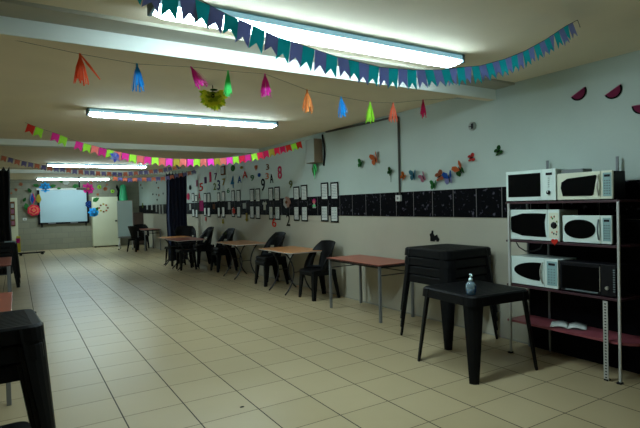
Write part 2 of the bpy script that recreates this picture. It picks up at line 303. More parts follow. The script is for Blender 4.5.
# ------------------------------------------------------------------ fluorescent fixtures
def fixture(y, label, x0, x1, zc=ZC):
    t = thing('fluorescent_light', (0, y, zc), label, 'ceiling light')
    MB().box(x0, x1, -0.070, 0.070, -0.042, 0).build('housing', HOUSE, t, bevel=0.004)
    for s in (-1, 1): MB().box(x0+0.002, x1-0.002, min(s*0.0715, s*0.076), max(s*0.0715, s*0.076), -0.043, -0.010).build('side_lens', LENS, t)
    for x, s in ((x0, -1), (x1, 1)): MB().box(min(x, x+s*0.022), max(x, x+s*0.022), -0.080, 0.080, -0.062, 0).build('end_cap', CAPM, t, bevel=0.004)
    prof = [(-0.070,-0.043), (-0.066,-0.060), (-0.045,-0.078), (0,-0.084), (0.045,-0.078), (0.066,-0.060), (0.070,-0.043)]
    rings = []
    for x, k in ((x0+0.004, 0.55), (x0+0.05, 1), (x1-0.05, 1), (x1-0.004, 0.55)):
        rings.append([(x, u, -0.043+(v+0.043)*k) for u, v in prof])
    MB().loft(rings).build('diffuser', TUBE, t)
    return t
fixture(2.745, 'long wide fluorescent light nearest the camera, ahead of the pale beam', 0.67, 2.95)
fixture(6.02, 'long fluorescent light just beyond the tassel string, second from the camera', 0.72, 3.00)
fixture(13.2, 'fluorescent light partly crossed by faded bunting, third from the camera', 0.66, 2.88)
fixture(18.9, 'farthest fluorescent light, hanging above the framed screen', 0.63, 2.84)

# ------------------------------------------------------------------ black plastic tables
def plank_leg(mb, cx, cy, top, splay, w0, w1, th):
    # a curved plank set across the corner, wide at the top, tapering to the foot
    ang = math.atan2(cy, cx); rings = []
    for k in range(9):
        t = k/8; z = top*(1-t); w = (w0*(1-t)+w1*t)/2; out = splay*t
        c = Vector((cx + out*math.cos(ang), cy + out*math.sin(ang), 0)); r = Vector((math.cos(ang), math.sin(ang), 0)); q = Vector((-r.y, r.x, 0))
        outer = []; inner = []
        for j in range(5):
            u = -1 + j/2; bend = -0.028*u*u*(1-0.5*t)
            outer.append(tuple(c + q*w*u + r*bend + Vector((0,0,z)))); inner.append(tuple(c + q*w*u*0.9 + r*(bend-th) + Vector((0,0,z))))
        rings.append(outer + inner[::-1])
    mb.loft(rings)
def rsq(h, r, n=4):
    pts = []
    for (sx, sy, a0) in ((1,1,0),(-1,1,PI/2),(-1,-1,PI),(1,-1,3*PI/2)):
        for k in range(n+1):
            a = a0 + PI/2*k/n; pts.append((sx*(h-r)+r*math.cos(a), sy*(h-r)+r*math.sin(a)))
    return pts
def plastic_table(name, loc, rz, label, size=0.63, H=0.65, apron=0.08):
    t = thing(name, loc, label, 'table', rz, None); h = size/2
    top = MB(); prof = [(h-0.012, H), (h, H-0.012), (h+0.006, H-apron), (h-0.004, H-apron), (h-0.012, H-0.02)]
    rings = [[(x, y, z) for x, y in rsq(a, 0.06)] for a, z in prof]
    top.loft(rings, caps=False)
    P = rsq(h-0.012, 0.06); n = len(P)
    top.add([(x, y, H) for x, y in P], [tuple(range(n))]); top.add([(x, y, H-0.02) for x, y in P], [tuple(range(n))])
    top.build('tabletop', BLACKP, t)
    m = MB()
    for k in range(12): m.box(-h+0.05, h-0.05, -h+0.06+k*(size-0.12)/11-0.004, -h+0.06+k*(size-0.12)/11+0.004, H, H+0.0015)
    m.build('ribbing', BLACKP, t)
    for sx in (-1, 1):
        for sy in (-1, 1):
            mb = MB(); plank_leg(mb, sx*(h-0.032), sy*(h-0.032), H-0.01, 0.085, 0.16, 0.072, 0.012); mb.build('leg', BLACKP, t, smooth=False)
    return t
front_table = plastic_table('plastic_table', (3.255, 2.87, 0), math.radians(-5), 'black plastic table holding the clear pump bottle, beside the microwave shelf')
RSTK = ['bottom table of the right-hand black stack, its legs on the floor', 'second table up in the right-hand black stack', 'third table up in the right-hand black stack, just under the top one', 'topmost table of the right-hand black stack behind the pump bottle']
LSTK = [s.replace('right-hand', 'near left') for s in RSTK[:2]] + ['topmost black table of the near left stack at the frame edge']
FSTK = ['bottom table of the far left black stack before the curtain', 'second table of the far left black stack before the curtain', 'topmost table of the far left black stack before the curtain']
for base, rz, labs, grp in (((3.72, 3.63), math.radians(0), RSTK, 'tables stacked by the right wall'), ((-0.235, 3.03), math.radians(3), LSTK, 'tables stacked at near left'), ((-0.33, 10.95), 0, FSTK, 'tables stacked at far left')):
    for k, lb in enumerate(labs):
        o = dup(front_table, (base[0]+0.003*k, base[1], 0.088*k), rz + 0.012*((k*7) % 3 - 1), lb); o['group'] = grp
        if base[1] == 3.03: o.scale = (1, 0.80, 1)

# ------------------------------------------------------------------ wooden tables
def wood_table(x0, x1, y0, y1, H, label, m=WOOD, stretcher=True):
    t = thing('wooden_table', ((x0+x1)/2, (y0+y1)/2, 0), label, 'table'); a = (x1-x0)/2; b = (y1-y0)/2
    MB().box(-a, a, -b, b, H-0.018, H).build('tabletop', m, t, bevel=0.003)
    MB().box(-a-0.001, a+0.001, -b-0.001, b+0.001, H-0.015, H-0.006).build('edge_band', DSTEEL, t)
    for sx in (-1, 1):
        for sy in (-1, 1): MB().box(sx*(a-0.035)-0.015, sx*(a-0.035)+0.015, sy*(b-0.035)-0.015, sy*(b-0.035)+0.015, 0, H-0.019).build('leg', STEEL, t, bevel=0.003)
    fr = MB()
    for s in (-1, 1):
        fr.box(-a+0.05, a-0.05, s*(b-0.035)-0.01, s*(b-0.035)+0.01, H-0.045, H-0.02)
        fr.box(s*(a-0.035)-0.01, s*(a-0.035)+0.01, -b+0.05, b-0.05, H-0.045, H-0.02)
        fr.tube([(-a+0.035, s*(b-0.035), H-0.13), (a-0.035, s*(b-0.035), H-0.13)], 0.007)
    fr.tube([(a-0.035, -b+0.035, H-0.13), (a-0.035, b-0.035, H-0.13)], 0.007)
    fr.build('frame', DSTEEL, t)
    return t
wood_table(3.50, 4.06, 4.46, 5.58, 0.67, 'red-topped school table with straight grey legs against the right wall')
wood_table(3.50, 4.06, 16.65, 17.75, 0.70, 'small red-topped table at the far right corner beyond the dark curtain')
wood_table(-0.66, -0.05, 4.15, 5.2, 0.67, 'red table at the left edge, directly behind the near black stack')
wood_table(-0.68, -0.08, 7.9, 9.3, 0.67, 'red table at the left edge, just in front of the far black stack')

def folding_table(x0, x1, y0, y1, H, label, m=WOODO):
    t = thing('folding_table', ((x0+x1)/2, (y0+y1)/2, 0), label, 'table', 0, None); a = (x1-x0)/2; b = (y1-y0)/2
    MB().box(-a, a, -b, b, H-0.02, H).build('tabletop', m, t, bevel=0.004)
    MB().box(-a-0.001, a+0.001, -b-0.001, b+0.001, H-0.016, H-0.006).build('edge_band', POSTM, t)
    for s in (-1, 1):
        fy = s*(b-0.26); ty = s*(b-0.30) 
        for q in (-1, 1):
            pts = []
            for k in range(13):
                u = k/12; z = (H-0.02)*(1-u) + 0.008*u
                wv = 0.24 - 0.17*math.sin(PI*min(1, u/0.9))**1.3 if u < 0.9 else 0.24
                wv = 0.25 - 0.16*math.sin(PI*u)**0.8
                pts.append((q*wv, ty*(1-u)+(fy+0.05)*u, z))
            MB().tube(pts, 0.012, 8).build('leg', DSTEEL, t, smooth=True)
        MB().tube([(-0.09, ty+0.025, H*0.5), (0.09, ty+0.025, H*0.5)], 0.008).build('stretcher', DSTEEL, t)
        MB().tube([(-0.25, ty, H-0.03), (0.25, ty, H-0.03)], 0.011).build('cross_bar', DSTEEL, t)
    return t
FT = [(3.39, 4.03, 6.42, 7.50, 'orange-topped folding table nearest the camera, between the two nearest chairs'),
      (3.39, 4.03, 8.48, 9.58, 'orange-topped folding table with crossing curved legs, second from the camera'),
      (2.90, 3.56, 10.60, 11.55, 'red-brown folding table jutting out from the chairs, just nearer than the last one'),
      (2.93, 3.58, 11.75, 12.40, 'pale-edged folding table right before the dark blue curtain')]
for i, a in enumerate(FT): folding_table(*a[:4], 0.68, a[4], WOODO if i != 2 else WOOD)['group'] = 'folding tables along the right side'

# ------------------------------------------------------------------ chairs
def chair(name, loc, rz, label):
    t = thing(name, loc, label, 'chair', rz, None)
    vs = []; fs = []; nu, nv = 12, 12
    for j in range(nv+1):
        for i in range(nu+1):
            u = -1 + 2*i/nu; v = j/nv; x = 0.21 - 0.40*v
            z = 0.43 - 0.02*v - 0.02*(1-u*u)*math.sin(PI*v) - (0.03*(1-v*6)**2 if v < 1/6 else 0)
            vs.append((x, 0.205*u*(1 if v > 0.1 else 0.95), z))
    for j in range(nv):
        for i in range(nu): fs.append((j*(nu+1)+i, j*(nu+1)+i+1, (j+1)*(nu+1)+i+1, (j+1)*(nu+1)+i))
    MB().add(vs, fs).build('seat', BLACKP, t, smooth=True, solid=0.012)
    sk = MB()                                       # skirt under the seat
    for s in (-1, 1): sk.box(-0.18, 0.19, s*0.20-0.006, s*0.20+0.006, 0.35, 0.425)
    sk.box(0.19, 0.202, -0.19, 0.19, 0.35, 0.41); sk.build('skirt', BLACKP, t)
    vs = []; fs = []; nu, nv = 20, 20
    for j in range(nv+1):
        for i in range(nu+1):
            u = -1 + 2*i/nu; v = j/nv
            arch = 1.0 if v < 0.6 else math.sqrt(max(0.0, 1-((v-0.6)/0.4)**2*0.5))
            y = 0.268*u*arch*(0.92+0.08*v); lean = -0.16 - 0.07*v
            x = lean + 0.22*(abs(u)**3)*(1-v**1.5) + 0.03*u*u
            z = 0.42 + 0.42*v - 0.015*u*u*v
            vs.append((x, y, z))
    for j in range(nv):
        for i in range(nu):
            uc = abs(-1 + 2*(i+0.5)/nu); vc = (j+0.5)/nv
            if 0.6 < uc < 0.8 and 0.12 < vc < 0.6: continue
            fs.append((j*(nu+1)+i, j*(nu+1)+i+1, (j+1)*(nu+1)+i+1, (j+1)*(nu+1)+i))
    MB().add(vs, fs).build('backrest', BLACKP, t, smooth=True, solid=0.012)
    for sx in (-1, 1):
        for sy in (-1, 1):
            rings = []
            for k in range(5):
                q = k/4; z = 0.42*(1-q); w = 0.054*(1-q)+0.032*q; cx = sx*0.165 + (0.035 if sx > 0 else -0.07)*q; cy = sy*(0.175+0.03*q)
                rings.append([(cx+sx*w*0.4, cy+sy*w*0.5, z), (cx-sx*w, cy+sy*w*0.5, z), (cx-sx*w, cy+sy*w*0.2, z), (cx+sx*w*0.05, cy+sy*w*0.1, z), (cx+sx*w*0.0, cy-sy*w, z), (cx+sx*w*0.4, cy-sy*w, z)])
            MB().loft(rings).build('leg', BLACKP, t)
    return t
C0 = chair('plastic_chair', (3.78, 6.28, 0), PI, 'black plastic chair with arched slotted back between red-topped table and nearest folding table')
CH = [((3.78, 7.89, 0), PI, 'lower chair of the black pair just behind the nearest folding table'), ((3.80, 7.89, 0.07), PI, 'upper chair stacked on the black chair below the red number six'),
      ((3.78, 10.24, 0), PI, 'lower chair of the black pair behind the second folding table'), ((3.80, 10.24, 0.075), PI, 'upper chair of the black pair behind the second folding table'),
      ((3.74, 11.45, 0), PI, 'lower black chair between the far red-brown and pale-edged folding tables'), ((3.76, 11.45, 0.075), PI, 'upper black chair between the far red-brown and pale-edged folding tables'),
      ((3.66, 12.55, 0.0), -PI/2-0.3, 'lower black chair at the table before the dark blue curtain'), ((3.66, 12.57, 0.075), -PI/2-0.3, 'upper black chair with a pale glint before the dark blue curtain'),
      ((3.34, 16.9, 0), 0.5, 'black slotted plastic chair left of the far corner table'), ((3.72, 18.1, 0), -PI/2, 'black plastic chair behind the far corner table')]
for loc, rz, lb in CH: dup(C0, loc, rz, lb)
for o in list(S.objects):
    if o.name.startswith('plastic_chair'): o['group'] = 'black plastic chairs'

# ------------------------------------------------------------------ shelf with microwaves
sx0, sx1, sy0, sy1 = 3.775, 4.065, 1.96, 2.95
sh = thing('shelf_unit', (0, 0, 0), 'metal shelving with dark red boards stacked with microwaves at right', 'shelf')
for zt in (0.300, 0.622, 1.018, 1.358):
    if zt < 0.4:
        pts = [(sx0-0.02, sy1), (sx1, sy1), (sx1, sy0-0.13)] + [(sx0+0.10+0.10*math.sin(a)*-1, sy0-0.05-0.08*math.cos(a)) for a in [k*PI/10 for k in range(6)]]
        pts = [(sx0, sy1), (sx1, sy1), (sx1, sy0-0.1), (sx0+0.14, sy0-0.1), (sx0+0.08, sy0-0.085), (sx0+0.035, sy0-0.05), (sx0+0.008, sy0), (sx0, sy0+0.06)]
        MB().prism(pts, zt-0.018, zt, 'z').build('shelf_board', SHELFB, sh)
    else: MB().box(sx0, sx1, sy0-0.01, sy1, zt-0.018, zt).build('shelf_board', SHELFD, sh, bevel=0.002)
for x, y, zt in ((sx0-0.008, sy0+0.0, 1.345), (sx0-0.008, sy1-0.04, 1.345), (sx1-0.004, 2.115, 1.70), (sx1-0.004, sy1-0.02, 1.36), (sx1-0.004, 2.72, 1.72)):
    MB().box(x-0.008, x+0.008, y-0.009, y+0.009, 0, zt).build('post', POSTM if x < 4 else STEEL, sh, bevel=0.002)
p = MB().box(sx0-0.030, sx0-0.024, 2.035, 2.070, 0, 0.60).build('perforated_leg', POSTM, sh)
h_ = MB()
for k in range(26): h_.box(sx0-0.0315, sx0-0.0295, 2.046, 2.059, 0.02+k*0.0222, 0.02+k*0.0222+0.009)
h_.build('slots', MDARK, p)
for y in (sy0+0.0, sy1-0.04, 2.052): MB().box(sx0-0.035, sx0+0.005, y-0.016, y+0.016, 0, 0.012).build('foot', MDARK, sh)

def ell(cx, cz, rx, rz, n=28, p=2.0, f=None):
    out = []
    for k in range(n):
        a = 2*PI*k/n; c, s_ = math.cos(a), math.sin(a)
        out.append((cx + rx*math.copysign(abs(c)**(2/p), c), cz + rz*math.copysign(abs(s_)**(2/p), s_)))
    return out
def microwave(yl, yr, z, h, label, style, front=MWHITE, case=MDARK, panel=PANEL, d=0.275):
    # local x: right as seen from the room, local y: into the wall, origin at front bottom left
    w_ = yl - yr
    t = thing('microwave', (3.79, yl, z), label, 'microwave', RW)
    MB().box(0.004, w_-0.004, 0.02, d if style in ('square', 'barrel', 'eye') else 0.19, 0.004, h-0.004).build('casing', case, t, bevel=0.006)
    dw = w_*dict(oval=0.79, trapeze=0.80, barrel=0.78).get(style, 0.74)
    door = MB().box(0, dw-0.001, 0, 0.02, 0, h).build('door', front, t, bevel=0.004)
    pn = MB().box(dw+0.001, w_, 0, 0.02, 0, h).build('control_panel', front if style != 'black' else MDARK, t, bevel=0.004)
    a = dw; m = 0.13*h
    if style == 'square': pts = [(0.025, m), (a-0.012, m), (a-0.012, h-m*0.8), (0.025, h-m*0.8)]
    elif style == 'trapeze': pts = [(0.05, m*1.1), (a-0.07, m), (a-0.055, m*1.3), (a-0.03, h-m*1.4), (a-0.035, h-m), (0.09, h-m*1.6), (0.04, h-m*2.6), (0.033, h*0.45)]
    elif style == 'barrel':
        pts = [(0.025, m*1.9), (0.12*a/0.35, m*1.05), (a*0.75, m*0.9), (a-0.012, m*0.9), (a-0.022, h*0.35), (a-0.025, h*0.6), (a-0.012, h-m*1.0), (a*0.75, h-m*0.9), (0.35*a, h-m*0.95), (0.02, h-m*1.8), (0.014, h*0.7), (0.014, h*0.35)]
    elif style == 'oval': pts = ell(a*0.46, h*0.5, a*0.41, h*0.35, p=2.2)
    elif style == 'eye':
        pts = [(a-0.045, h*0.2), (a-0.03, h*0.5), (a-0.03, h*0.84)] + [(a-0.045 - (a*0.72)*math.sin(t_), h*0.52 + h*0.32*math.cos(t_)) for t_ in [PI*k/16 for k in range(1, 16)]]
    else: pts = [(0.02, m*0.8), (a-0.01, m*0.8), (a-0.01, h-m), (0.02, h-m)]
    MB().prism(pts, -0.003, 0.002, 'y').build('window', BLACKG, door)
    pw = w_ - dw
    if style == 'square':
        MB().box(dw+0.3*pw, dw+0.75*pw, -0.003, 0, h*0.80, h*0.88).build('display', MDARK, pn)
        kb = MB(); T = Matrix.Translation((dw+0.5*pw, 0, h*0.25)) @ Matrix.Rotation(PI/2, 4, 'X'); kb.lathe([(0.017, 0), (0.016, 0.014)], 20, T); k_ = kb.build('knob', MDARK, pn)
        MB().box(dw+0.5*pw-0.006, dw+0.5*pw+0.002, -0.017, -0.0142, h*0.25, h*0.25+0.012).build('knob_mark', MWHITE, k_)
        for k in range(5): MB().box(dw+0.45*pw, dw+0.55*pw, -0.002, 0, h*(0.42+0.07*k), h*(0.435+0.07*k)).build('marking', PALEB, pn)
    elif style == 'barrel':
        MB().box(dw+0.12*pw, w_-0.008, -0.002, 0, h*0.1, h*0.9).build('panel_inset', MCREAM, pn)
        T = Matrix.Translation((dw+0.55*pw, 0, h*0.5)) @ Matrix.Rotation(PI/2, 4, 'X')
        MB().lathe([(0.032, 0), (0.022, 0.012), (0.018, 0.02)], 7, T).build('knob', MDARK, pn)
        for dx, dz, c in ((0.35, 0.76, 'dorange'), (0.45, 0.72, 'green'), (0.4, 0.28, 'dorange'), (0.55, 0.24, 'black'), (0.75, 0.22, 'black'), (0.6, 0.78, 'brown'), (0.8, 0.3, 'dorange'), (0.8,0.62,'olive')):
            MB().prism(ell(dw+dx*pw, h*dz, 0.006, 0.009, 8), -0.004, -0.002, 'y').build('sticker', PM[c], pn)
    elif style != 'black':
        MB().box(dw+0.2*pw, w_-0.008, -0.002, 0, h*0.1, h*0.92).build('panel_inset', panel, pn)
        MB().box(dw+0.32*pw, dw+0.8*pw, -0.004, -0.002, h*0.78, h*0.86).build('display', MDARK, pn)
        for r_ in range(6):
            for c_ in range(3):
                x = dw+pw*(0.3+0.2*c_); zz = h*(0.18+0.09*r_); MB().box(x, x+0.010, -0.004, -0.002, zz, zz+0.008).build('button', PALEB, pn)
    if style in ('oval', 'eye', 'trapeze'):
        hp = [(a-0.014 - (0.012 if style == 'eye' else 0)*math.sin(PI*k/8), -0.004-0.018*math.sin(PI*k/8), h*(0.14+0.72*k/8)) for k in range(9)]
        MB().tube(hp, 0.006, 8).build('handle', SILV if style != 'oval' else PALEB, door, smooth=True)
    if style == 'black':
        MB().box(a-0.004, a, -0.004, 0, m, h-m*0.6).build('silver_strip', SILV, door)
        T = Matrix.Translation((dw+0.45*pw, 0, h*0.26)) @ Matrix.Rotation(PI/2, 4, 'X'); MB().lathe([(0.014, 0), (0.013, 0.012)], 20, T).build('knob', SILV, pn)
        MB().box(0.05, a-0.02, -0.004, 0, m*0.3, m*0.65).build('lower_strip', PALEB, door)
        for k in range(10): MB().box(w_-0.020, w_-0.006, -0.003, 0, h*(0.15+0.075*k), h*(0.19+0.075*k)).build('vent_mark', PALEB, pn)
    for x in (0.03, w_-0.03):
        for y in (0.04, 0.16): MB().box(x-0.012, x+0.012, y-0.012, y+0.012, -0.006, 0.004).build('foot', MDARK, t)
    return t
microwave(2.950, 2.466, 1.366, 0.262, 'white microwave with plain square window at the top left of the shelf', 'square', case=MWHITE)
microwave(2.454, 2.010, 1.366, 0.215, 'silvery microwave with slanted window at the top right of the shelf', 'trapeze', front=MCREAM)
microwave(2.918, 2.440, 1.026, 0.262, 'cream microwave with barrel-shaped window and stickered dial, middle left', 'barrel', case=MCREAM)
microwave(2.412, 2.020, 1.026, 0.215, 'white microwave with oval window and upright handle, middle right', 'oval')
microwave(2.932, 2.458, 0.630, 0.245, 'white microwave with half-oval window and keypad, lower left', 'eye', case=MWHITE)
microwave(2.442, 1.995, 0.630, 0.240, 'black microwave with thin silver strip and round knob, lower right', 'black', front=MDARK)
tag(MB().box(3.83, 3.96, 2.26, 2.44, 1.581, 1.612).build('flat_box', mat('flat_box_grey', (0.16,0.18,0.18), 0.5), bevel=0.003), 'flat grey box lying on the silvery top right microwave', 'box')
tag(MB().tube([(3.76-0.0, 2.83, 1.0), (3.757, 2.80, 0.96), (3.76, 2.74, 0.93), (3.765, 2.66, 0.935), (3.766, 2.60, 0.96), (3.766, 2.58, 0.998)], 0.005, 8).build('power_cord', BLACKP, smooth=True), 'black power cord looping below the middle microwave shelf', 'cord')
def heart_pts(cx, cz, w, h, n=24):
    o = []
    for k in range(n):
        a = 2*PI*k/n; x = 16*math.sin(a)**3/17; z = (13*math.cos(a)-5*math.cos(2*a)-2*math.cos(3*a)-math.cos(4*a)+2.5)/15
        o.append((cx+x*w/2, cz+z*h/2))
    return o
T = Matrix.Translation((3.766, 2.470, 1.020)) @ Matrix.Rotation(RW, 4, 'Z')
tag(MB().prism(heart_pts(0, 0, 0.062, 0.055), 0, 0.004, 'y', T).build('heart_sticker', PM['red']), 'small red heart stuck on the shelf edge between two microwaves', 'sticker')
tag(MB().box(4.085, 4.10, 1.0, 2.94, 0.0, 1.20).build('shade_panel', mat('shelf_shade_black', (0.004, 0.003, 0.005), 0.8, spec=0.1)), 'added black panel standing in for the shade on the wall behind the microwave shelf', 'panel')  # added dark sheet in place of the shadow the shelf casts on the wall
# magazines on the lowest shelf
mg = thing('open_magazine', (3.93, 2.46, 0.301), 'open pale magazine lying on the lowest red shelf board', 'magazine', math.radians(-62))
for s in (-1, 1):
    vs = []; fs = []
    for i in range(7):
        u = i/6; z = 0.004 + 0.022*math.sin(PI*min(1, u*1.2)*0.8)*(1-u*0.6) 
        for y in (-0.10, 0.10): vs.append((s*u*0.135, y, z))
    for i in range(6): fs.append((2*i, 2*i+1, 2*i+3, 2*i+2))
    MB().add(vs, fs).build('page', WHITE, mg, smooth=True, solid=0.004)
MB().box(-0.02, 0.12, -0.09, 0.09, 0.0, 0.003).build('cover', PALEB, mg)
# pump bottle
GL = mat('clear_plastic', (0.55, 0.75, 0.85), 0.12, trans=0.75)
bt = thing('pump_bottle', (2.985, 2.665, 0.652), 'clear blue pump bottle standing on the front black plastic table', 'bottle', 0.6)
MB().lathe([(0.028, 0), (0.036, 0.004), (0.037, 0.075), (0.030, 0.092), (0.014, 0.102), (0.013, 0.112)], 24).build('body', GL, bt, smooth=True)
MB().lathe([(0.030, 0.006), (0.031, 0.045), (0.002, 0.0455)], 20).build('gel', mat('blue_gel', (0.05,0.16,0.32), 0.2), bt, smooth=True)
MB().box(-0.022, 0.022, -0.0375, -0.0355, 0.02, 0.07).build('label_patch', PM['navy'], bt)
MB().lathe([(0.016, 0.108), (0.016, 0.124), (0.007, 0.128), (0.006, 0.150), (0.012, 0.152), (0.011, 0.160)], 16).build('pump', EASELW, bt, smooth=True)
MB().tube([(0, 0, 0.156), (-0.022, -0.01, 0.157), (-0.034, -0.016, 0.148)], 0.004).build('nozzle', EASELW, bt)
# ------------------------------------------------------------------ curtains
def curtain(name, x0, x1, y, ztop, label, m, zb=0.02, folds=6, amp=0.05, notch=0.09):
    vs = []; fs = []; n = folds*10; rows = 14
    for j in range(rows+1):
        for i in range(n+1):
            u = i/n; v = j/rows
            zt = ztop - notch*(0.5-0.5*math.cos(2*PI*folds*u))**0.7
            vs.append((x0+(x1-x0)*u + 0.01*math.sin(9*v+u*7), y + amp*math.sin(2*PI*folds*u + 0.6*v) + 0.015*math.sin(5*u+3*v), zb + (zt-zb)*(1-v)))
    for j in range(rows):
        for i in range(n): fs.append((j*(n+1)+i, j*(n+1)+i+1, (j+1)*(n+1)+i+1, (j+1)*(n+1)+i))
    return tag(MB().add(vs, fs).build(name, m, smooth=True, solid=0.004), label, 'curtain')
curtain('curtain', 3.30, 3.82, 12.9, 2.34, 'dark navy curtain hanging gathered near the right wall', CURT)
curtain('curtain', -1.55, -0.10, 12.9, 2.38, 'black curtain hanging at the left edge', CURTK, folds=14)
tag(MB().tube([(XL, 12.9, 2.36), (XR, 12.9, 2.33)], 0.004).build('curtain_wire', PIPE), 'thin wire carrying both dark curtains across the room', 'wire')

# ------------------------------------------------------------------ conduit, box and fittings on the right wall
cn = MB(); cn.tube([(XR-0.014, 6.45, 2.487), (XR-0.014, 4.80, 2.455), (XR-0.014, 4.765, 2.44), (XR-0.014, 4.765, 1.47)], 0.014, 8)
tag(cn.build('conduit', PIPE, smooth=True), 'grey cable conduit running under the ceiling and down to the white switch', 'pipe')
sw = thing('light_switch', (XR-0.008, 4.78, 1.395), 'small white switch box on the black tiles below the conduit', 'switch', RW)
MB().box(-0.045, 0.045, -0.03, 0, 0, 0.075).build('plate', GREYW, sw, bevel=0.004); MB().box(-0.012, 0.012, -0.035, -0.03, 0.022, 0.052).build('rocker', STEEL, sw)
sp = thing('wall_speaker', (4.11, 6.70, 2.03), 'grey-green box speaker mounted high on the right wall where the pink bunting ends', 'speaker', RW)
MB().box(-0.13, 0.13, -0.16, -0.02, 0, 0.37).build('cabinet', mat('tan_side', (0.22, 0.16, 0.10), 0.6), sp, bevel=0.005)
MB().box(-0.125, 0.125, -0.168, -0.16, 0.005, 0.365).build('front_grille', BOXM, sp, bevel=0.003)
MB().box(-0.04, 0.04, -0.02, 0, 0.1, 0.27).build('bracket', PIPE, sp)
tag(MB().tube([(4.09, 6.55, 2.46), (4.08, 6.53, 2.42), (4.085, 6.50, 2.3), (4.085, 6.495, 2.15), (4.09, 6.52, 2.05), (4.095, 6.54, 1.98)], 0.014, 8).build('cable', BLACKP, smooth=True), 'thick black cable hanging beside the grey wall speaker', 'cable')
pl = thing('paper_plant', (XR-0.02, 6.78, 1.85), 'green leafy paper ornament hanging directly below the grey wall speaker', 'ornament', RW)
for k, (dx, l) in enumerate(((-0.09, 0.14), (-0.04, 0.19), (0.01, 0.24), (0.06, 0.18), (0.1, 0.13))):
    MB().prism([(dx*0.5-0.03, 0.17), (dx*0.5+0.03, 0.17), (dx+0.015, 0.17-l*0.6), (dx, 0.17-l), (dx-0.02, 0.17-l*0.5)], -0.012*k-0.003, -0.012*k, 'y').build('leaf', PM['green' if k % 2 else 'mint'] if k != 0 else PM['olive'], pl)
vt = thing('round_vent', (XR, VENT[0], VENT[1]), 'small round grey vent cap high on the right wall', 'vent', RW)
T = Matrix.Rotation(PI/2, 4, 'X')
MB().lathe([(0.045, 0), (0.045, 0.02), (0.036, 0.028)], 24, T).build('rim', BOXM, vt); MB().box(-0.03, 0.03, -0.032, -0.028, -0.008, 0.0).build('slot', MDARK, vt); MB().box(0.0, 0.03, -0.032, -0.028, -0.03, 0.025).build('slot', MDARK, vt)

# ------------------------------------------------------------------ paper letters, numbers and cutouts
def glyph(ch, w, h, th=0.004):
    cu = bpy.data.curves.new('glyph', 'FONT'); cu.body = ch; cu.resolution_u = 4; cu.offset = 0.012
    o = bpy.data.objects.new('glyph', cu); S.collection.objects.link(o)
    dg = bpy.context.evaluated_depsgraph_get(); me = bpy.data.meshes.new_from_object(o.evaluated_get(dg))
    vs = [tuple(v.co) for v in me.vertices]; fs = [tuple(p.vertices) for p in me.polygons]
    bpy.data.objects.remove(o); 
    xs = [v[0] for v in vs]; ys = [v[1] for v in vs]; ax, bx, ay, by = min(xs), max(xs), min(ys), max(ys)
    P = [((v[0]-(ax+bx)/2)/(bx-ax)*w, 0, (v[1]-(ay+by)/2)/(by-ay)*h) for v in vs]
    mb = MB(); mb.add([(x, -th, z) for x, y, z in P], fs)
    return mb
def onwall(o, y, z, off=0.0): o.location = (XR-0.002-off, y, z); o.rotation_euler = (0, 0, RW); return o
WHERE = ['highest big pink eight on the right wall', 'olive outlined nine between the pink eight and the speaker', 'tall black nine left of the small orange threes', 'small brown three above the orange three', 'small orange three directly beneath the brown three',
 'thin black letter just left of the pink eight', 'green nine left of the tiny blue dot', 'thin red letter high between blue cutouts and the green nine', 'blue letter right of the sky blue four', 'tall sky blue four hung on the right wall',
 'yellow seven right of the navy three', 'dark navy three above the tile band', 'olive two just left of the navy three', 'tall pink one left of the purple seven', 'bright red five near the curtain', 'pink letter directly below the red five',
 'small purple seven right of the tall pink one', 'slim purple one between the red five and the pink one', 'faded pink one nearest to the dark curtain', 'red six hanging over the back of the stacked chairs', 'black two hanging below the flowery doll picture', 'small green six low near the yellow seven']
for (ch, c, nm, y, z, wd, ht), lb in zip(DIGITS, WHERE):
    o = glyph(ch, wd*0.85, ht).build('paper_'+('letter' if nm == 'letter' else 'number'), PM[c], solid=0.003)
    onwall(o, y, z); tag(o, lb, 'cutout', 'paper letters and numbers')
SL = ['tiny blue paper dot beside the green nine', 'orange heart cutout above the blue dot', 'yellow paper dot under the pink bunting', 'green oval balloon cutout above the sky blue four', 'black paper dot nearest the dark curtain', 'pink paper blob on the tiles edge beside the dark curtain',
  'yellow pencil cutout below the tile band', 'small yellow pencil cutout far below the tile band', 'red flower cutout on the tile band among the poster pairs', 'small red pencil cutout low between far posters']
for (sh_, c, y, z, wd, ht), lb in zip(SHAPES, SL):
    if sh_ == 'disc': pts = ell(0, 0, wd/2, ht/2, 16)
    elif sh_ == 'heart': pts = heart_pts(0, 0, wd, ht)
    elif sh_ == 'pencil': pts = [(-wd*0.2, ht/2), (wd*0.2, ht/2), (wd*0.2, -ht*0.15), (wd*0.42, -ht*0.2), (0, -ht/2), (-wd*0.42, -ht*0.2), (-wd*0.2, -ht*0.15)]
    else: pts = [((0.6+0.4*(k % 2))*wd/2*math.cos(PI*k/6), (0.6+0.4*(k % 2))*ht/2*math.sin(PI*k/6)) for k in range(12)]
    o = MB().prism(pts, -0.004, 0, 'y').build('paper_'+dict(disc='dot', heart='heart', pencil='pencil', flower='flower')[sh_], PM[c]); onwall(o, y, z, 0.01); tag(o, lb, 'cutout')
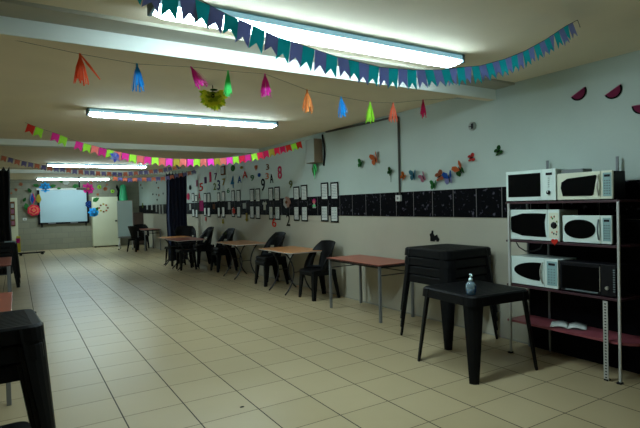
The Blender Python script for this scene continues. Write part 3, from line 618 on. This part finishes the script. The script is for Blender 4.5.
# posters in pairs, two rows
PB = mat('poster_black', (0.002, 0.002, 0.002), 0.6, spec=0.1)
ORD = ['nearest', 'second', 'third', 'fourth', 'fifth', 'sixth', 'seventh', 'farthest']
for i, grp in enumerate(POSTERS):
    for j, (y, z, wd, ht) in enumerate(grp):
        row = 'upper' if j < 2 else 'lower'; side = 'left' if j % 2 == 0 else 'right'
        t = thing('word_poster', (XR-0.010, y, z), 'black-edged white word strip, %s %s of the %s poster group from the camera' % (row, side, ORD[i]), 'poster', RW, 'word strips along the tile band')
        wd = min(wd, 0.215)
        MB().box(-wd/2, wd/2, -0.003, 0, -ht/2, ht/2).build('backing', PB, t)
        sheet = MB().box(-wd/2+0.03, wd/2-0.03, -0.005, -0.003, -ht/2+0.025, ht/2-0.025).build('sheet', WHITE, t)
        if i < 5:
            tx = MB(); rr = random.Random(i*7+j); z0 = ht/2-0.05
            while z0 > -ht/2+0.04:
                x = -wd/2+0.04
                while x < wd/2-0.05:
                    l = rr.uniform(0.012, 0.035); tx.box(x, min(x+l, wd/2-0.04), -0.006, -0.005, z0-0.006, z0+0.004); x += l+0.012
                z0 -= 0.024
            tx.build('print', PALEB, sheet)
CL = ['magenta square picture on the tile band near the red five', 'white shirt cutout on the black tiles between poster groups', 'white paper card on the black tiles right of the fifth poster group', 'narrow white figure card on the black tiles beside the sixth poster group', 'brown face card on the black tiles beside the sixth poster group', 'white name card on the black tiles beside the dark curtain']
for (nm, c, y, z, wd, ht), lb in zip(CARDS, CL):
    if 'shirt' in nm: pts = [(-wd*0.25,-ht/2),(wd*0.25,-ht/2),(wd*0.25,ht*0.1),(wd/2,ht*0.2),(wd*0.3,ht/2),(wd*0.1,ht*0.4),(-wd*0.1,ht*0.4),(-wd*0.3,ht/2),(-wd/2,ht*0.2),(-wd*0.25,ht*0.1)]
    else: pts = [(-wd*0.4,-ht/2),(wd*0.4,-ht/2),(wd*0.4,ht/2),(-wd*0.4,ht/2)]
    o = MB().prism(pts, -0.004, 0, 'y').build('paper_card', PM[c]); onwall(o, y, z, 0.009); tag(o, lb, 'picture')
y, z, wd, ht = DOLLS[0]
t = thing('paper_flower_picture', (XR-0.010, y, z), 'cream and pink ruffled flower cutout on the band right of the third poster group', 'picture', RW)
for k in range(7):
    a = 2*PI*k/7; MB().prism(ell(0.08*math.cos(a), 0.06*math.sin(a), 0.055, 0.045, 12), -0.003-0.002*k, -0.002*k, 'y').build('petal', PM['white'] if k in (3, 4, 5) else paper('cream_pink', (0.55, 0.33, 0.25)), t)
MB().prism(ell(0, 0, 0.035, 0.03, 12), -0.022, -0.016, 'y').build('centre', PM['brown'], t)
y, z, wd, ht = DOLLS[1]
t = thing('paper_doll', (XR-0.010, y, z), 'small paper figure with pink hair and green dress on the black tiles', 'picture', RW)
MB().prism(ell(0, ht*0.28, 0.055, 0.04, 14), -0.004, 0, 'y').build('hair', PM['magenta'], t)
MB().prism(ell(0, ht*0.2, 0.034, 0.028, 14), -0.007, -0.004, 'y').build('face', PM['salmon'], t)
MB().prism([(-0.05, -ht*0.4), (0.05, -ht*0.4), (0.02, ht*0.06), (-0.02, ht*0.06)], -0.005, -0.001, 'y').build('dress', PM['white'], t)
MB().box(-0.045, 0.045, -0.007, -0.005, -ht*0.25, -ht*0.1).build('sash', PM['mint'], t)
y, z, wd, ht = CLOCK
t = thing('framed_picture', (XR-0.002, y, z), 'small brown-framed picture high on the right wall under the bunting', 'picture', RW)
MB().box(-0.13, 0.13, -0.02, 0, -ht/2, ht/2).build('frame', PM['brown'], t); MB().box(-0.09, 0.09, -0.022, -0.02, -ht/2+0.03, ht/2-0.03).build('print', BOXM, t)
# butterflies
BC = dict([('green','green'),('orange','orange'),('dark green','darkgreen'),('burnt orange','amber'),('pale blue','paleblue'),('pink','pinkish'),('orange red','dorange'),('royal blue','blue'),('leaf green','green'),('amber','orange'),('crimson','red2'),('bottle green','darkgreen')])
BL = {'green': 'green paper butterfly, leftmost of the wall butterflies', 'orange': 'orange paper butterfly just right of the leftmost green one', 'dark green': 'dark green butterfly with a hanging stem, left of the conduit',
 'burnt orange': 'burnt orange butterfly touching the right side of the conduit', 'pale blue': 'pale blue outlined butterfly right of the conduit', 'pink': 'faded pink butterfly between the pale blue and orange red ones',
 'orange red': 'orange red butterfly immediately left of the blue one', 'royal blue': 'royal blue paper butterfly above the tile band', 'leaf green': 'leaf green butterfly overlapping the top edge of the black tiles',
 'amber': 'large amber butterfly right of the royal blue one', 'crimson': 'small crimson butterfly below the round vent', 'bottle green': 'bottle green butterfly nearest the microwaves'}
for c, ang, y, z, wd, ht in BUTTERFLIES:
    t = thing('paper_butterfly', (XR-0.004, y, z), BL[c], 'butterfly cutout', 0, 'paper butterflies'); t.rotation_euler = (0, math.radians(0), RW)
    s = max(wd, ht)/2*1.05
    A = Matrix.Rotation(math.radians(ang), 4, 'Y')
    up = [(0.05,0.0),(0.25,0.75),(0.7,1.0),(0.95,0.7),(0.75,0.2),(0.2,-0.05)]; lo = [(0.05,0.0),(0.7,0.05),(0.75,-0.35),(0.5,-0.75),(0.25,-0.6)]
    for q in (-1, 1):
        F = A @ Matrix.Rotation(-q*0.5, 4, 'Z')
        MB().prism([(q*u*s, v*s) for u, v in up], -0.003, 0, 'y', F).build('upper_wing', PM[BC[c]], t)
        MB().prism([(q*u*s*0.95, v*s) for u, v in lo], -0.0035, -0.0005, 'y', F).build('lower_wing', PM[BC[c]] if c not in ('amber', 'royal blue') else PM['darkgreen' if c == 'amber' else 'lilac'], t)
    b_ = MB(); b_.tube([(0, -0.008, -0.5*s), (0, -0.01, 0), (0, -0.008, 0.5*s)], [0.003, 0.006, 0.003], 6, A); b_.build('body', PM['black'], t)
    if c == 'dark green': MB().box(0.006, 0.010, -0.005, -0.002, -0.13, -0.03).build('stem', PM['darkgreen'], t)
# watermelon slices
for (y, z, wd, ht), lb in zip(MELONS, ['leftmost of the three paper watermelon slices high on the right wall', 'middle paper watermelon slice, highest of the three', 'paper watermelon slice cut by the right frame edge']):
    t = thing('watermelon_slice', (XR-0.004, y, z), lb, 'cutout', RW, 'paper watermelon slices')
    A = Matrix.Rotation(math.radians(-27 if 'cut by' not in lb else 0), 4, 'Y') 
    half = lambda r_, c: [(r_*math.cos(a), c+r_*math.sin(a)) for a in [PI + PI*k/16 for k in range(17)]]
    MB().prism(half(0.072, 0.02), -0.004, 0, 'y', A).build('rind', PM['black'], t)
    MB().prism(half(0.058, 0.018), -0.006, -0.003, 'y', A).build('flesh', PM['crimson'] if False else paper('melon', (0.32, 0.03, 0.10)), t)
    MB().box(-0.072, 0.072, -0.007, -0.003, 0.018, 0.023, A).build('cut_edge', PM['pinkish'], t)
# dark figure cutout
y, z, wd, ht = FIGURE
tag(onwall(MB().prism([(-0.07,-0.06),(-0.07,-0.01),(-0.08,0.02),(-0.05,0.04),(-0.045,0.065),(-0.02,0.065),(-0.02,0.03),(0.0,0.0),(0.02,0.015),(0.04,0.02),(0.05,-0.01),(0.075,-0.03),(0.06,-0.06),(0.03,-0.06),(0.025,-0.045),(0.01,-0.04),(0.0,-0.06)], -0.005, 0, 'y').build('paper_animal', PM['black']), y, z), 'black animal-shaped cutout on the wall above the right-hand table stack', 'cutout')
for i, (y, z, wd, ht) in enumerate(FARMARKS):
    if y > 20: continue
    o = MB().prism(heart_pts(0, 0, wd*0.55, ht*0.8) if i % 2 else ell(0, 0, wd*0.28, ht*0.4, 10), -0.004, 0, 'y').build('paper_silhouette', PM['black' if i % 3 else 'brown']); onwall(o, y, z)
    tag(o, 'tiny dark paper shape on the wall beyond the navy curtain', 'cutout', 'dark shapes beyond the navy curtain')
for i, (y, z, wd, ht) in enumerate(FARCARDS):
    if y > 20: continue
    o = MB().prism([(-0.1,-ht/2),(0.1,-ht/2),(0.1,ht/2),(-0.1,ht/2)], -0.004, 0, 'y').build('paper_sheet', PM['white'] if i > 1 else PM['olive']); onwall(o, y, z, 0.009)
    tag(o, 'small paper sheet on the tile band beyond the navy curtain', 'picture', 'sheets beyond the navy curtain')

# ------------------------------------------------------------------ back wall
cx, cz, wd, ht = BW['board']; wd -= 0.05; cx -= 0.02
t = thing('projection_board', (cx, YB-0.03, cz), 'pale blue framed screen board at the centre of the back wall', 'board')
MB().box(-wd/2, wd/2, -0.02, 0, -ht/2, ht/2).build('screen', BOARDW, t)
fr = MB(); 
for s in (-1, 1): fr.box(s*wd/2-0.035, s*wd/2+0.035, -0.045, 0.03, -ht/2-0.06, ht/2+0.04)
fr.box(-wd/2, wd/2, -0.045, 0.03, -ht/2-0.06, -ht/2); fr.build('frame', MDARK, t)
MB().box(-wd/2-0.05, wd/2+0.03, -0.05, 0.03, ht/2, ht/2+0.06).build('top_rail', WHITE, t)
for s in (-0.25, 0.2): MB().box(s*wd-0.12, s*wd+0.12, -0.06, -0.045, -ht/2-0.05, -ht/2-0.01).build('clip', STEEL, t)
for s in (-0.45, 0.45): MB().box(s*wd-0.02, s*wd+0.02, -0.02, 0.03, -ht/2-0.16, -ht/2-0.05).build('bracket', MDARK, t)
t = thing('projector_arm', (1.83, 18.35, ZC), 'dark projector arm hanging from the ceiling in front of the screen board', 'bracket')
MB().tube([(0, 0, 0), (0.0, 0, -0.38)], 0.025).build('rod', MDARK, t); MB().box(-0.09, 0.2, -0.08, 0.08, -0.43, -0.36).build('mount', BOXM, t, bevel=0.01)
cx, cz, wd, ht = BW['door']
t = thing('tall_cupboard', (cx, YB-0.01, 0), 'tall cream cupboard at the back right with a ring of photos', 'cupboard')
Hc = 1.86
MB().box(-wd/2, wd/2, -0.30, 0, 0.04, Hc).build('body', CREAM, t)
dr = MB().box(-wd/2+0.005, wd/2-0.005, -0.325, -0.302, 0.05, Hc).build('door', CREAM, t, bevel=0.004)
MB().box(wd/2-0.12, wd/2-0.05, -0.35, -0.325, 0.93, 0.98).build('handle', MDARK, dr)
for s in (-1, 1): MB().box(s*(wd/2-0.07)-0.03, s*(wd/2-0.07)+0.03, -0.31, -0.2, 0, 0.04).build('foot', MDARK, t)
x, z, a, b = COLLAGE
for k in range(8):
    an = 2*PI*k/8; xx = x + 0.15*math.cos(an)*(1-0.1*(k % 2)); zz = z + 0.14*math.sin(an)
    o = MB().box(-0.032, 0.032, -0.004, 0, -0.03, 0.03).build('photo_print', PM[['brown', 'dorange', 'yellow'][k % 3]], loc=(xx*0.983, YB-0.336, zz-0.0)); tag(o, 'little photo stuck in a ring on the cream cupboard', 'photo', 'photos on the cream cupboard')
cx, cz, wd, ht = BW['frame']
st = MB().box(-1.0, 0.045, YB-0.04, YB, 0, 1.87); struct('door_1', st, CREAM, bevel=0.005)
t = thing('picture_strip', (-0.10, YB-0.045, 1.34), 'brown picture strip hung on the cream door by the left curtain', 'picture')
MB().box(-0.07, 0.07, -0.02, 0, -0.45, 0.40).build('frame', PM['brown'], t)
for k in range(4): MB().box(-0.045, 0.045, -0.025, -0.02, -0.41+0.2*k, -0.27+0.2*k).build('photo', PM['white'] if k % 2 else PM['pinkish'], t)
tag(MB().box(-0.02, 0.10, 19.86, 19.98, 0.0, 0.55).build('yellow_bin', PM['yellow2'], bevel=0.01), 'yellow container standing low beside the cream door', 'container')
x, z, a, b = BW['socket']; t = thing('wall_socket', (x, YB-0.001, z), 'small white socket on the back wall below the red rose', 'socket')
MB().box(-0.06, 0.06, -0.02, 0, -0.04, 0.04).build('plate', WHITE, t, bevel=0.004); MB().box(-0.02, 0.02, -0.024, -0.02, -0.01, 0.01).build('outlet', MDARK, t)

def leaf(mb, L, W, T): mb.prism([(0, 0), (L*0.3, W/2), (L*0.7, W*0.38), (L, 0), (L*0.7, -W*0.38), (L*0.3, -W/2)], -0.006, 0, 'y', T)
FLB = ['blue pointed paper flower at the top left of the screen board', 'pink paper flower at the top right corner of the screen board', 'large red paper rose left of the screen board', 'yellow paper bud on the left side of the screen board', 'purple paper bud left of the yellow one by the screen board',
       'dark navy paper rose on the right side of the screen board', 'sky blue paper flower overlapping the cream cupboard', 'white paper bud above the middle of the screen board']
FCOL = dict(blue='blue2', pink='hot', red='scarlet', yellow='yellow2', purple='violet', navy='navy', sky='blue2', white='white')
for (sh_, c, x, z, wd, ht), lb in zip(FLOWERS, FLB):
    off = 0.37 if 'cupboard' in lb else 0.09
    t = thing('paper_flower' if sh_ != 'bud' else 'paper_bud', (x*(1-off/YB), YB-off, 1.38+(z-1.38)*(1-off/YB)), lb, 'paper flower'); r_ = max(wd, ht)/2
    m2 = dict(blue='sky', pink='magenta', red='coral', navy='blue', sky='sky').get(c, c)
    if sh_ == 'five petal':
        for layer, n, rr in ((0, 8, r_), (1, 6, r_*0.65)):
            for k in range(n):
                mb = MB(); leaf(mb, rr, rr*0.62, Matrix.Translation((0, -0.02*layer, 0)) @ Matrix.Rotation(2*PI*k/n+layer*0.4, 4, 'Y') @ Matrix.Rotation(0.25, 4, 'Z')); mb.build('petal', PM[FCOL[c] if layer == 0 else m2], t)
        MB().prism(ell(0, 0, r_*0.15, r_*0.15, 12), -0.07, -0.03, 'y').build('centre', PM['yellow'] if c == 'pink' else PM[FCOL[c]], t)
    elif sh_ == 'rose':
        for layer in range(4):
            rr = 0.84*r_*(1-0.22*layer); n = 7-layer
            for k in range(n):
                a = 2*PI*k/n + layer*0.5
                MB().prism(ell(rr*0.55*math.cos(a), rr*0.55*math.sin(a), rr*0.47, rr*0.47, 14), -0.012-0.018*layer-0.002*k, -0.018*layer-0.002*k, 'y').build('petal', PM[FCOL[c] if layer % 2 == 0 else m2], t)
    else:
        for q, cc in ((-1, FCOL[c]), (1, dict(purple='scarlet').get(c, FCOL[c])), (0, dict(purple='blue').get(c, FCOL[c]))):
            MB().prism([(q*wd*0.15, -ht/2), (q*wd*0.2+wd*0.3, -ht*0.1), (q*wd*0.15+wd*0.12, ht*0.3), (q*wd*0.1, ht/2), (q*wd*0.2-wd*0.2, ht*0.2), (q*wd*0.2-wd*0.3, -ht*0.15)], -0.01-0.01*(1-abs(q)), -0.006*(1-abs(q)), 'y').build('petal', PM[cc], t)
LLB = ['left of the blue flower', 'right of the blue flower', 'upper left of the purple bud', 'far left, darkest one by the purple bud', 'just above the red rose', 'large one on the cream cupboard top', 'beside the sky blue flower', 'left of the pink flower', 'beside the white bud', 'on the top rail of the screen board']
for (x, z, wd, ht, ang), lb in zip(LEAVES, LLB):
    mb = MB(); L = max(wd, ht)*1.1; off = 0.34 if x > 2.4 else 0.10
    leaf(mb, L, L*0.6, Matrix.Rotation(math.radians(-ang), 4, 'Y') @ Matrix.Translation((-L/2, 0, 0)))
    o = mb.build('paper_leaf', PM['darkgreen' if 'darkest' in lb or 'upper left' in lb else 'green'], loc=(x*(1-off/YB), YB-off, z)); tag(o, 'green paper leaf ' + lb if not lb[0] in 'f' else 'dark green paper leaf farthest left by the purple bud', 'paper leaf')
DLB = ['largest orange dot left of the blue flower', 'small orange dot nearer the left curtain', 'tiny orange dot just above the cream door', 'lime dot right of the pink flower', 'lime dot above the right end of the cream cupboard', 'orange dot between the two lime dots', 'tiny orange dot highest between the lime dots', 'orange dot below the first lime dot', 'orange dot above the pink flower']
for (c, x, z, wd, ht), lb in zip(DOTS, DLB):
    mb = MB(); r_ = max(wd, ht)/2*0.9
    mb.prism([((1 if k % 2 else 0.72)*r_*math.cos(PI*k/8), (1 if k % 2 else 0.72)*r_*math.sin(PI*k/8)) for k in range(16)], -0.004, 0, 'y')
    o = mb.build('paper_rosette', PM[c if c != 'orange' else 'dorange'], loc=(x, YB-0.002, z))
    tag(o, lb.replace('dot', 'paper rosette'), 'paper rosette')
    if c == 'lime': MB().prism(ell(0, 0, r_*0.35, r_*0.35, 10), -0.008, -0.004, 'y').build('centre', PM['olive'], o)

# easel with whiteboard
t = thing('easel_board', (3.22, 18.2, 0), 'white easel board on splayed legs beside the cream cupboard', 'easel', math.radians(-12))
MB().box(-0.235, 0.235, -0.02, 0.02, 0.44, 1.66).build('board', EASELW, t, bevel=0.004)
fr = MB(); fr.box(-0.25, -0.235, -0.025, 0.025, 0.42, 1.68); fr.box(0.235, 0.25, -0.025, 0.025, 0.42, 1.68); fr.box(-0.25, 0.25, -0.025, 0.025, 1.66, 1.68); fr.build('frame', POSTM, t)
MB().box(-0.25, 0.25, -0.09, 0.02, 0.40, 0.43).build('tray', STEEL, t)
for a, b in (((-0.2, 0, 0.42), (-0.22, -0.3, 0.03)), ((0.2, 0, 0.42), (0.22, -0.3, 0.03)), ((-0.2, 0.03, 1.2), (-0.2, 0.4, 0.03)), ((0.2, 0.03, 1.2), (0.2, 0.4, 0.03))):
    lg = MB().tube([a, b], 0.014).build('leg', POSTM, t); MB().lathe([(0.02, 0), (0.03, 0.015), (0.02, 0.03)], 10, Matrix.Translation((b[0], b[1], 0))).build('caster', MDARK, lg)
t = thing('green_roll', (XR-0.62, 19.95, 1.62), 'green paper dress shape hanging on the wall above the easel board', 'ornament')
MB().lathe([(0.17, 0), (0.16, 0.15), (0.12, 0.45), (0.10, 0.66), (0.05, 0.70)], 14).build('roll', mat('jade_paper', (0.03, 0.38, 0.16), 0.6), t, smooth=True)
MB().prism([(-0.26, 0.0), (-0.12, 0.0), (-0.1, 0.5), (-0.2, 0.72), (-0.24, 0.6), (-0.18, 0.45)], 0.1, 0.13, 'y').build('side_streamer', PM['black'], t)
t = thing('tall_locker', (3.93, 19.75, 0), 'narrow dark brown cabinet in the far right corner behind the easel', 'cabinet')
MB().box(-0.17, 0.17, -0.25, 0.25, 0.03, 1.25).build('body', mat('dark_brown', (0.05, 0.03, 0.025), 0.5), t, bevel=0.005); MB().box(-0.15, 0.15, -0.262, -0.25, 0.08, 1.2).build('door', mat('dark_brown_door', (0.07, 0.04, 0.03), 0.5), t)
t = thing('floor_board', (0.43, 18.3, 0), 'low black bench lying on the far floor at left', 'bench', math.radians(8))
MB().box(-0.42, 0.32, -0.10, 0.10, 0.05, 0.09).build('top', BLACKP, t, bevel=0.005)
for s in (-0.35, 0.25): MB().box(s-0.03, s+0.03, -0.09, 0.09, 0, 0.05).build('foot', BLACKP, t)
# items on the far left stack
tag(MB().box(-0.20, -0.02, 10.78, 10.95, 0.799, 0.84).build('folded_cloth', BOARDW, bevel=0.01), 'pale blue folded cloth on the far left black stack', 'cloth')
t = thing('pink_cup', (0.015, 10.85, 0.799), 'small pink cup on the far left black stack', 'cup')
MB().lathe([(0.028, 0), (0.036, 0.085)], 16).build('body', PM['hot'], t, smooth=True)
MB().lathe([(0.038, 0.08), (0.038, 0.088)], 16).build('rim', PM['pinkish'], t)
# low black stool at the very bottom left
def stool(loc, rz, lb, H=0.45):
    t = thing('plastic_stool', loc, lb, 'stool', rz)
    MB().loft([[(x, y, H) for x, y in rsq(0.19, 0.05)], [(x, y, H-0.05) for x, y in rsq(0.20, 0.05)]]).build('seat', BLACKP, t)
    for sx in (-1, 1):
        for sy in (-1, 1): mb = MB(); plank_leg(mb, sx*0.16, sy*0.16, H-0.03, 0.03, 0.10, 0.05, 0.01); mb.build('leg', BLACKP, t)
    rb = MB()
    for k in range(8): rb.box(-0.16+k*0.043, -0.145+k*0.043, -0.15, 0.15, H, H+0.003)
    rb.build('ribbing', BLACKP, t)
stool((-0.155, 2.37, 0), 0.1, 'low black plastic stool cut off at the bottom left corner')
stool((3.22, 11.05, 0), 0.0, 'black stool tucked under the red-brown folding table')
stool((3.25, 12.05, 0), 0.2, 'black stool tucked under the pale-edged folding table by the navy curtain')

# ------------------------------------------------------------------ garlands
def interp(path, s):
    L = [0]
    for a, b in zip(path, path[1:]): L.append(L[-1] + (Vector(b)-Vector(a)).length)
    s = max(0, min(L[-1], s))
    for i in range(len(path)-1):
        if s <= L[i+1]: return Vector(path[i]).lerp(Vector(path[i+1]), (s-L[i])/(L[i+1]-L[i]))
    return Vector(path[-1])
def plen(path): return sum((Vector(b)-Vector(a)).length for a, b in zip(path, path[1:]))
def bunting(name, path, label, cols, fw, fh, gap, start=0, end=None, notch=0.3, tip=False, skip=()):
    t = thing(name, path[0], label, 'bunting'); O = Vector(path[0])
    MB().tube([tuple(Vector(p)-O) for p in path], 0.0018, 5).build('string', STRING, t)
    s = start; i = 0; end = end or plen(path)
    while s + fw < end:
        if i not in skip:
            a = interp(path, s) - O; b = interp(path, s+fw) - O; tw = random.uniform(-0.25, 0.25); ht = fh*random.uniform(0.94, 1.05)
            d = b - a; hx = Vector((d.x, d.y, 0)).normalized(); nrm = Vector((-hx.y, hx.x, 0)); k = nrm*math.sin(tw)*ht
            dn = Vector((0, 0, -ht*math.cos(tw))) + k + Vector((hx.x, hx.y, 0))*random.uniform(-0.006, 0.006)
            # the fall of the flag is square to the string
            dn = dn + hx*(d.z/max(0.01, d.length))*ht*0.75
            pts = [a, b, b+dn, (a+b)/2+dn*(1-notch), a+dn]
            th = nrm*0.0015
            vs = [p-th for p in pts] + [p+th for p in pts]
            MB().add(vs, [(0,1,2,3),(0,3,4),(5,8,7,6),(5,9,8)] + [(j, j+5, (j+1) % 5+5, (j+1) % 5) for j in range(5)]).build('flag', PM[cols[i % len(cols)]], t)
        s += fw + gap; i += 1
    return t
G1c = list(G1); 
t1 = bunting('bunting', G1c, 'large teal and violet flag bunting strung across the nearest ceiling light', ['teal', 'violet'], 0.0555, 0.088, 0.002, start=0.41, end=plen(G1c)-0.03, notch=0.36)
e = Vector(G1c[-1]) - Vector(G1c[0]); MB().tube([tuple(e), tuple(e+Vector((0.02, -0.005, -0.045)))], 0.002, 5).build('loose_end', STRING, t1)
G3c = list(G3)
bunting('bunting', G3c, 'bright pink, salmon and lime flag bunting sagging across the middle of the room', ['red', 'lime', 'red', 'hot', 'lime', 'salmon', 'hot', 'lime', 'salmon', 'hot', 'lime', 'salmon', 'hot', 'lime', 'salmon', 'hot', 'lime', 'salmon', 'fuchsia', 'yellow2', 'salmon', 'fuchsia', 'lime', 'salmon', 'fuchsia', 'yellow2', 'salmon', 'fuchsia', 'lime', 'scarlet', 'hot', 'lime', 'scarlet', 'crimson', 'yellow2', 'scarlet', 'crimson'], 0.088, 0.115, 0.006, start=0.03, notch=0.32, skip=(2, 5))
bunting('bunting', G4, 'faded orange and lilac bunting, upper of the two far strings, reaching the left edge', ['faded', 'lilac', 'faded', 'lilac', 'lilac'], 0.088, 0.105, 0.03, start=0.03, notch=0.3)
bunting('bunting', G5, 'faded orange and lilac bunting, lower far string running across the navy curtain', ['faded', 'lilac'], 0.095, 0.11, 0.015, start=0.03, notch=0.35)
# blue scrap hanging from the pink bunting
t = thing('paper_star', (1.145, 6.98, 2.08), 'crumpled blue paper star hanging beneath the pink bunting', 'ornament')
for k in range(7):
    mb = MB(); leaf(mb, 0.085, 0.045, Matrix.Rotation(2*PI*k/7, 4, 'Y') @ Matrix.Rotation(0.3, 4, 'Z')); mb.build('petal', PM['violet'] if k % 2 else paper('ultramarine', (0.08, 0.10, 0.55)), t)
# tassels
TP = [G2[0]] + [G2[1]] + [c[1:] for c in TASSELS]
TP[0] = (-0.9, 3.7, 2.5)
TP = TP + [(4.1, 3.7, 2.47)]
t = thing('tassel_garland', TP[0], 'string of coloured paper tassels hanging beyond the pale beam', 'garland'); O = Vector(TP[0])
MB().tube([tuple(Vector(p)-O) for p in TP], 0.0015, 5).build('string', STRING, t)
TC = dict(red='flame', blue='blue2', magenta='fuchsia', green='mint', pink='fuchsia', orange='tangerine', blue2='blue2', lime='lime', coral='coral', crimson='crimson')
LEN = dict(red=.19, blue=.175, magenta=.16, green=.185, pink=.18, orange=.18, blue2=.17, lime=.175, coral=.17, crimson=.165)
for i, (c, x, y, z) in enumerate(TASSELS):
    o = Vector((x, y, z)) - O; L = LEN[c]*1.06; rr = random.Random(i+3); mb = MB()
    tilt = -0.55 if c == 'magenta' else (-0.1 if c == 'blue2' else rr.uniform(-0.05, 0.05)); wide = 0.048 if c not in ('green', 'crimson') else 0.032
    A = Matrix.Translation(o) @ Matrix.Rotation(tilt, 4, 'Y')
    for k in range(20):
        a = 2*PI*k/20 + rr.uniform(-.2, .2); q = wide*rr.uniform(0.7, 1.1); l = L*rr.uniform(0.76, 1.06); ca, sa = math.cos(a), math.sin(a); w_ = 0.0052
        v = []
        for (tt, r_) in ((0, 0.004), (0.12, 0.007), (0.45, q*0.58), (1, q)):
            p = Vector((ca*r_, sa*r_, -l*tt)); n_ = Vector((-sa, ca, 0))*w_*(0.5+0.5*tt); th = Vector((ca, sa, 0))*0.0008
            v.append([tuple(p-n_-th), tuple(p+n_-th), tuple(p+n_+th), tuple(p-n_+th)])
        mb.loft(v, A)
    if c == 'red':
        mb.loft([[(-0.004,-0.001,0),(0.004,-0.001,0),(0.004,0.001,0),(-0.004,0.001,0)], [(0.04,-0.001,-0.07),(0.058,-0.001,-0.065),(0.058,0.001,-0.065),(0.04,0.001,-0.07)], [(0.115,-0.001,-0.165),(0.12,-0.001,-0.16),(0.12,0.001,-0.16),(0.115,0.001,-0.165)]], A)
    T_ = mb.build('tassel', PM[TC[c]], t); kn = MB(); kn.lathe([(0.003, 0.006), (0.007, 0), (0.0075, -0.018), (0.004, -0.024)], 8, A); kn.build('knot', PM[TC[c]], T_)
# sunburst ornament on the ceiling
t = thing('sunburst_ornament', (1.585, 4.43, 2.395), 'yellow-green fringed paper sunburst with a flat top hanging from the ceiling', 'ornament', math.radians(-20))
SY = paper('sun_yellow', (0.95, 1.0, 0.14)); SO = paper('sun_olive', (0.50, 0.62, 0.06)); A0, A1 = math.radians(-222), math.radians(42)
for layer, n, r0, r1, m_, tl in ((0, 22, 0.03, 0.132, SO, 0.0), (1, 19, 0.03, 0.105, SY, 0.25), (2, 15, 0.02, 0.080, SO, 0.5)):
    for k in range(n):
        a = A0 + (A1-A0)*(k+0.5)/n; da = 0.10; rr = r1*random.uniform(0.88, 1.08); cp = lambda q: min(0.10, q)
        T = Matrix.Translation((0, -0.018*layer, 0)) @ Matrix.Rotation(a, 4, 'Y').inverted() @ Matrix.Rotation(-tl + random.uniform(-0.2, 0.2), 4, 'Z')
        if rr*math.sin(a) > 0.10: rr = 0.10/math.sin(a)
        MB().prism([(r0, -0.008), (rr*0.8, -0.014), (rr, 0), (rr*0.8, 0.014), (r0, 0.008)], -0.001, 0.001, 'y', T).build('ray', m_ if (k+layer) % 3 else SY, t)
MB().prism([(0.05*math.cos(a), 0.05*math.sin(a)) for a in [2*PI*k/24 for k in range(24)]], -0.012, -0.006, 'y').build('disc', paper('sun_dark', (0.20, 0.27, 0.04)), t)
MB().prism(ell(0.0, 0.0, 0.014, 0.018, 8), -0.060, -0.054, 'y').build('centre', PM['black'], t)
MB().prism(ell(0.01, 0.055, 0.035, 0.010, 8), -0.060, -0.054, 'y').build('dark_petal', PM['darkgreen'], t)
MB().tube([(0,-0.06,0),(0,-0.01,0)], 0.008).build('core', SO, t)
MB().tube([(0,-0.01,0.05),(0,-0.01,0.105)], 0.004).build('hook', STRING, t)
# dark chip mark left on the floor
tag(MB().prism(ell(0, 0, 0.016, 0.011, 9), 0, 0.002, 'z').build('floor_crumb', PM['black'], loc=(1.283, 3.185, 0.0)), 'small dark crumb lying on the near floor tiles', 'crumb')
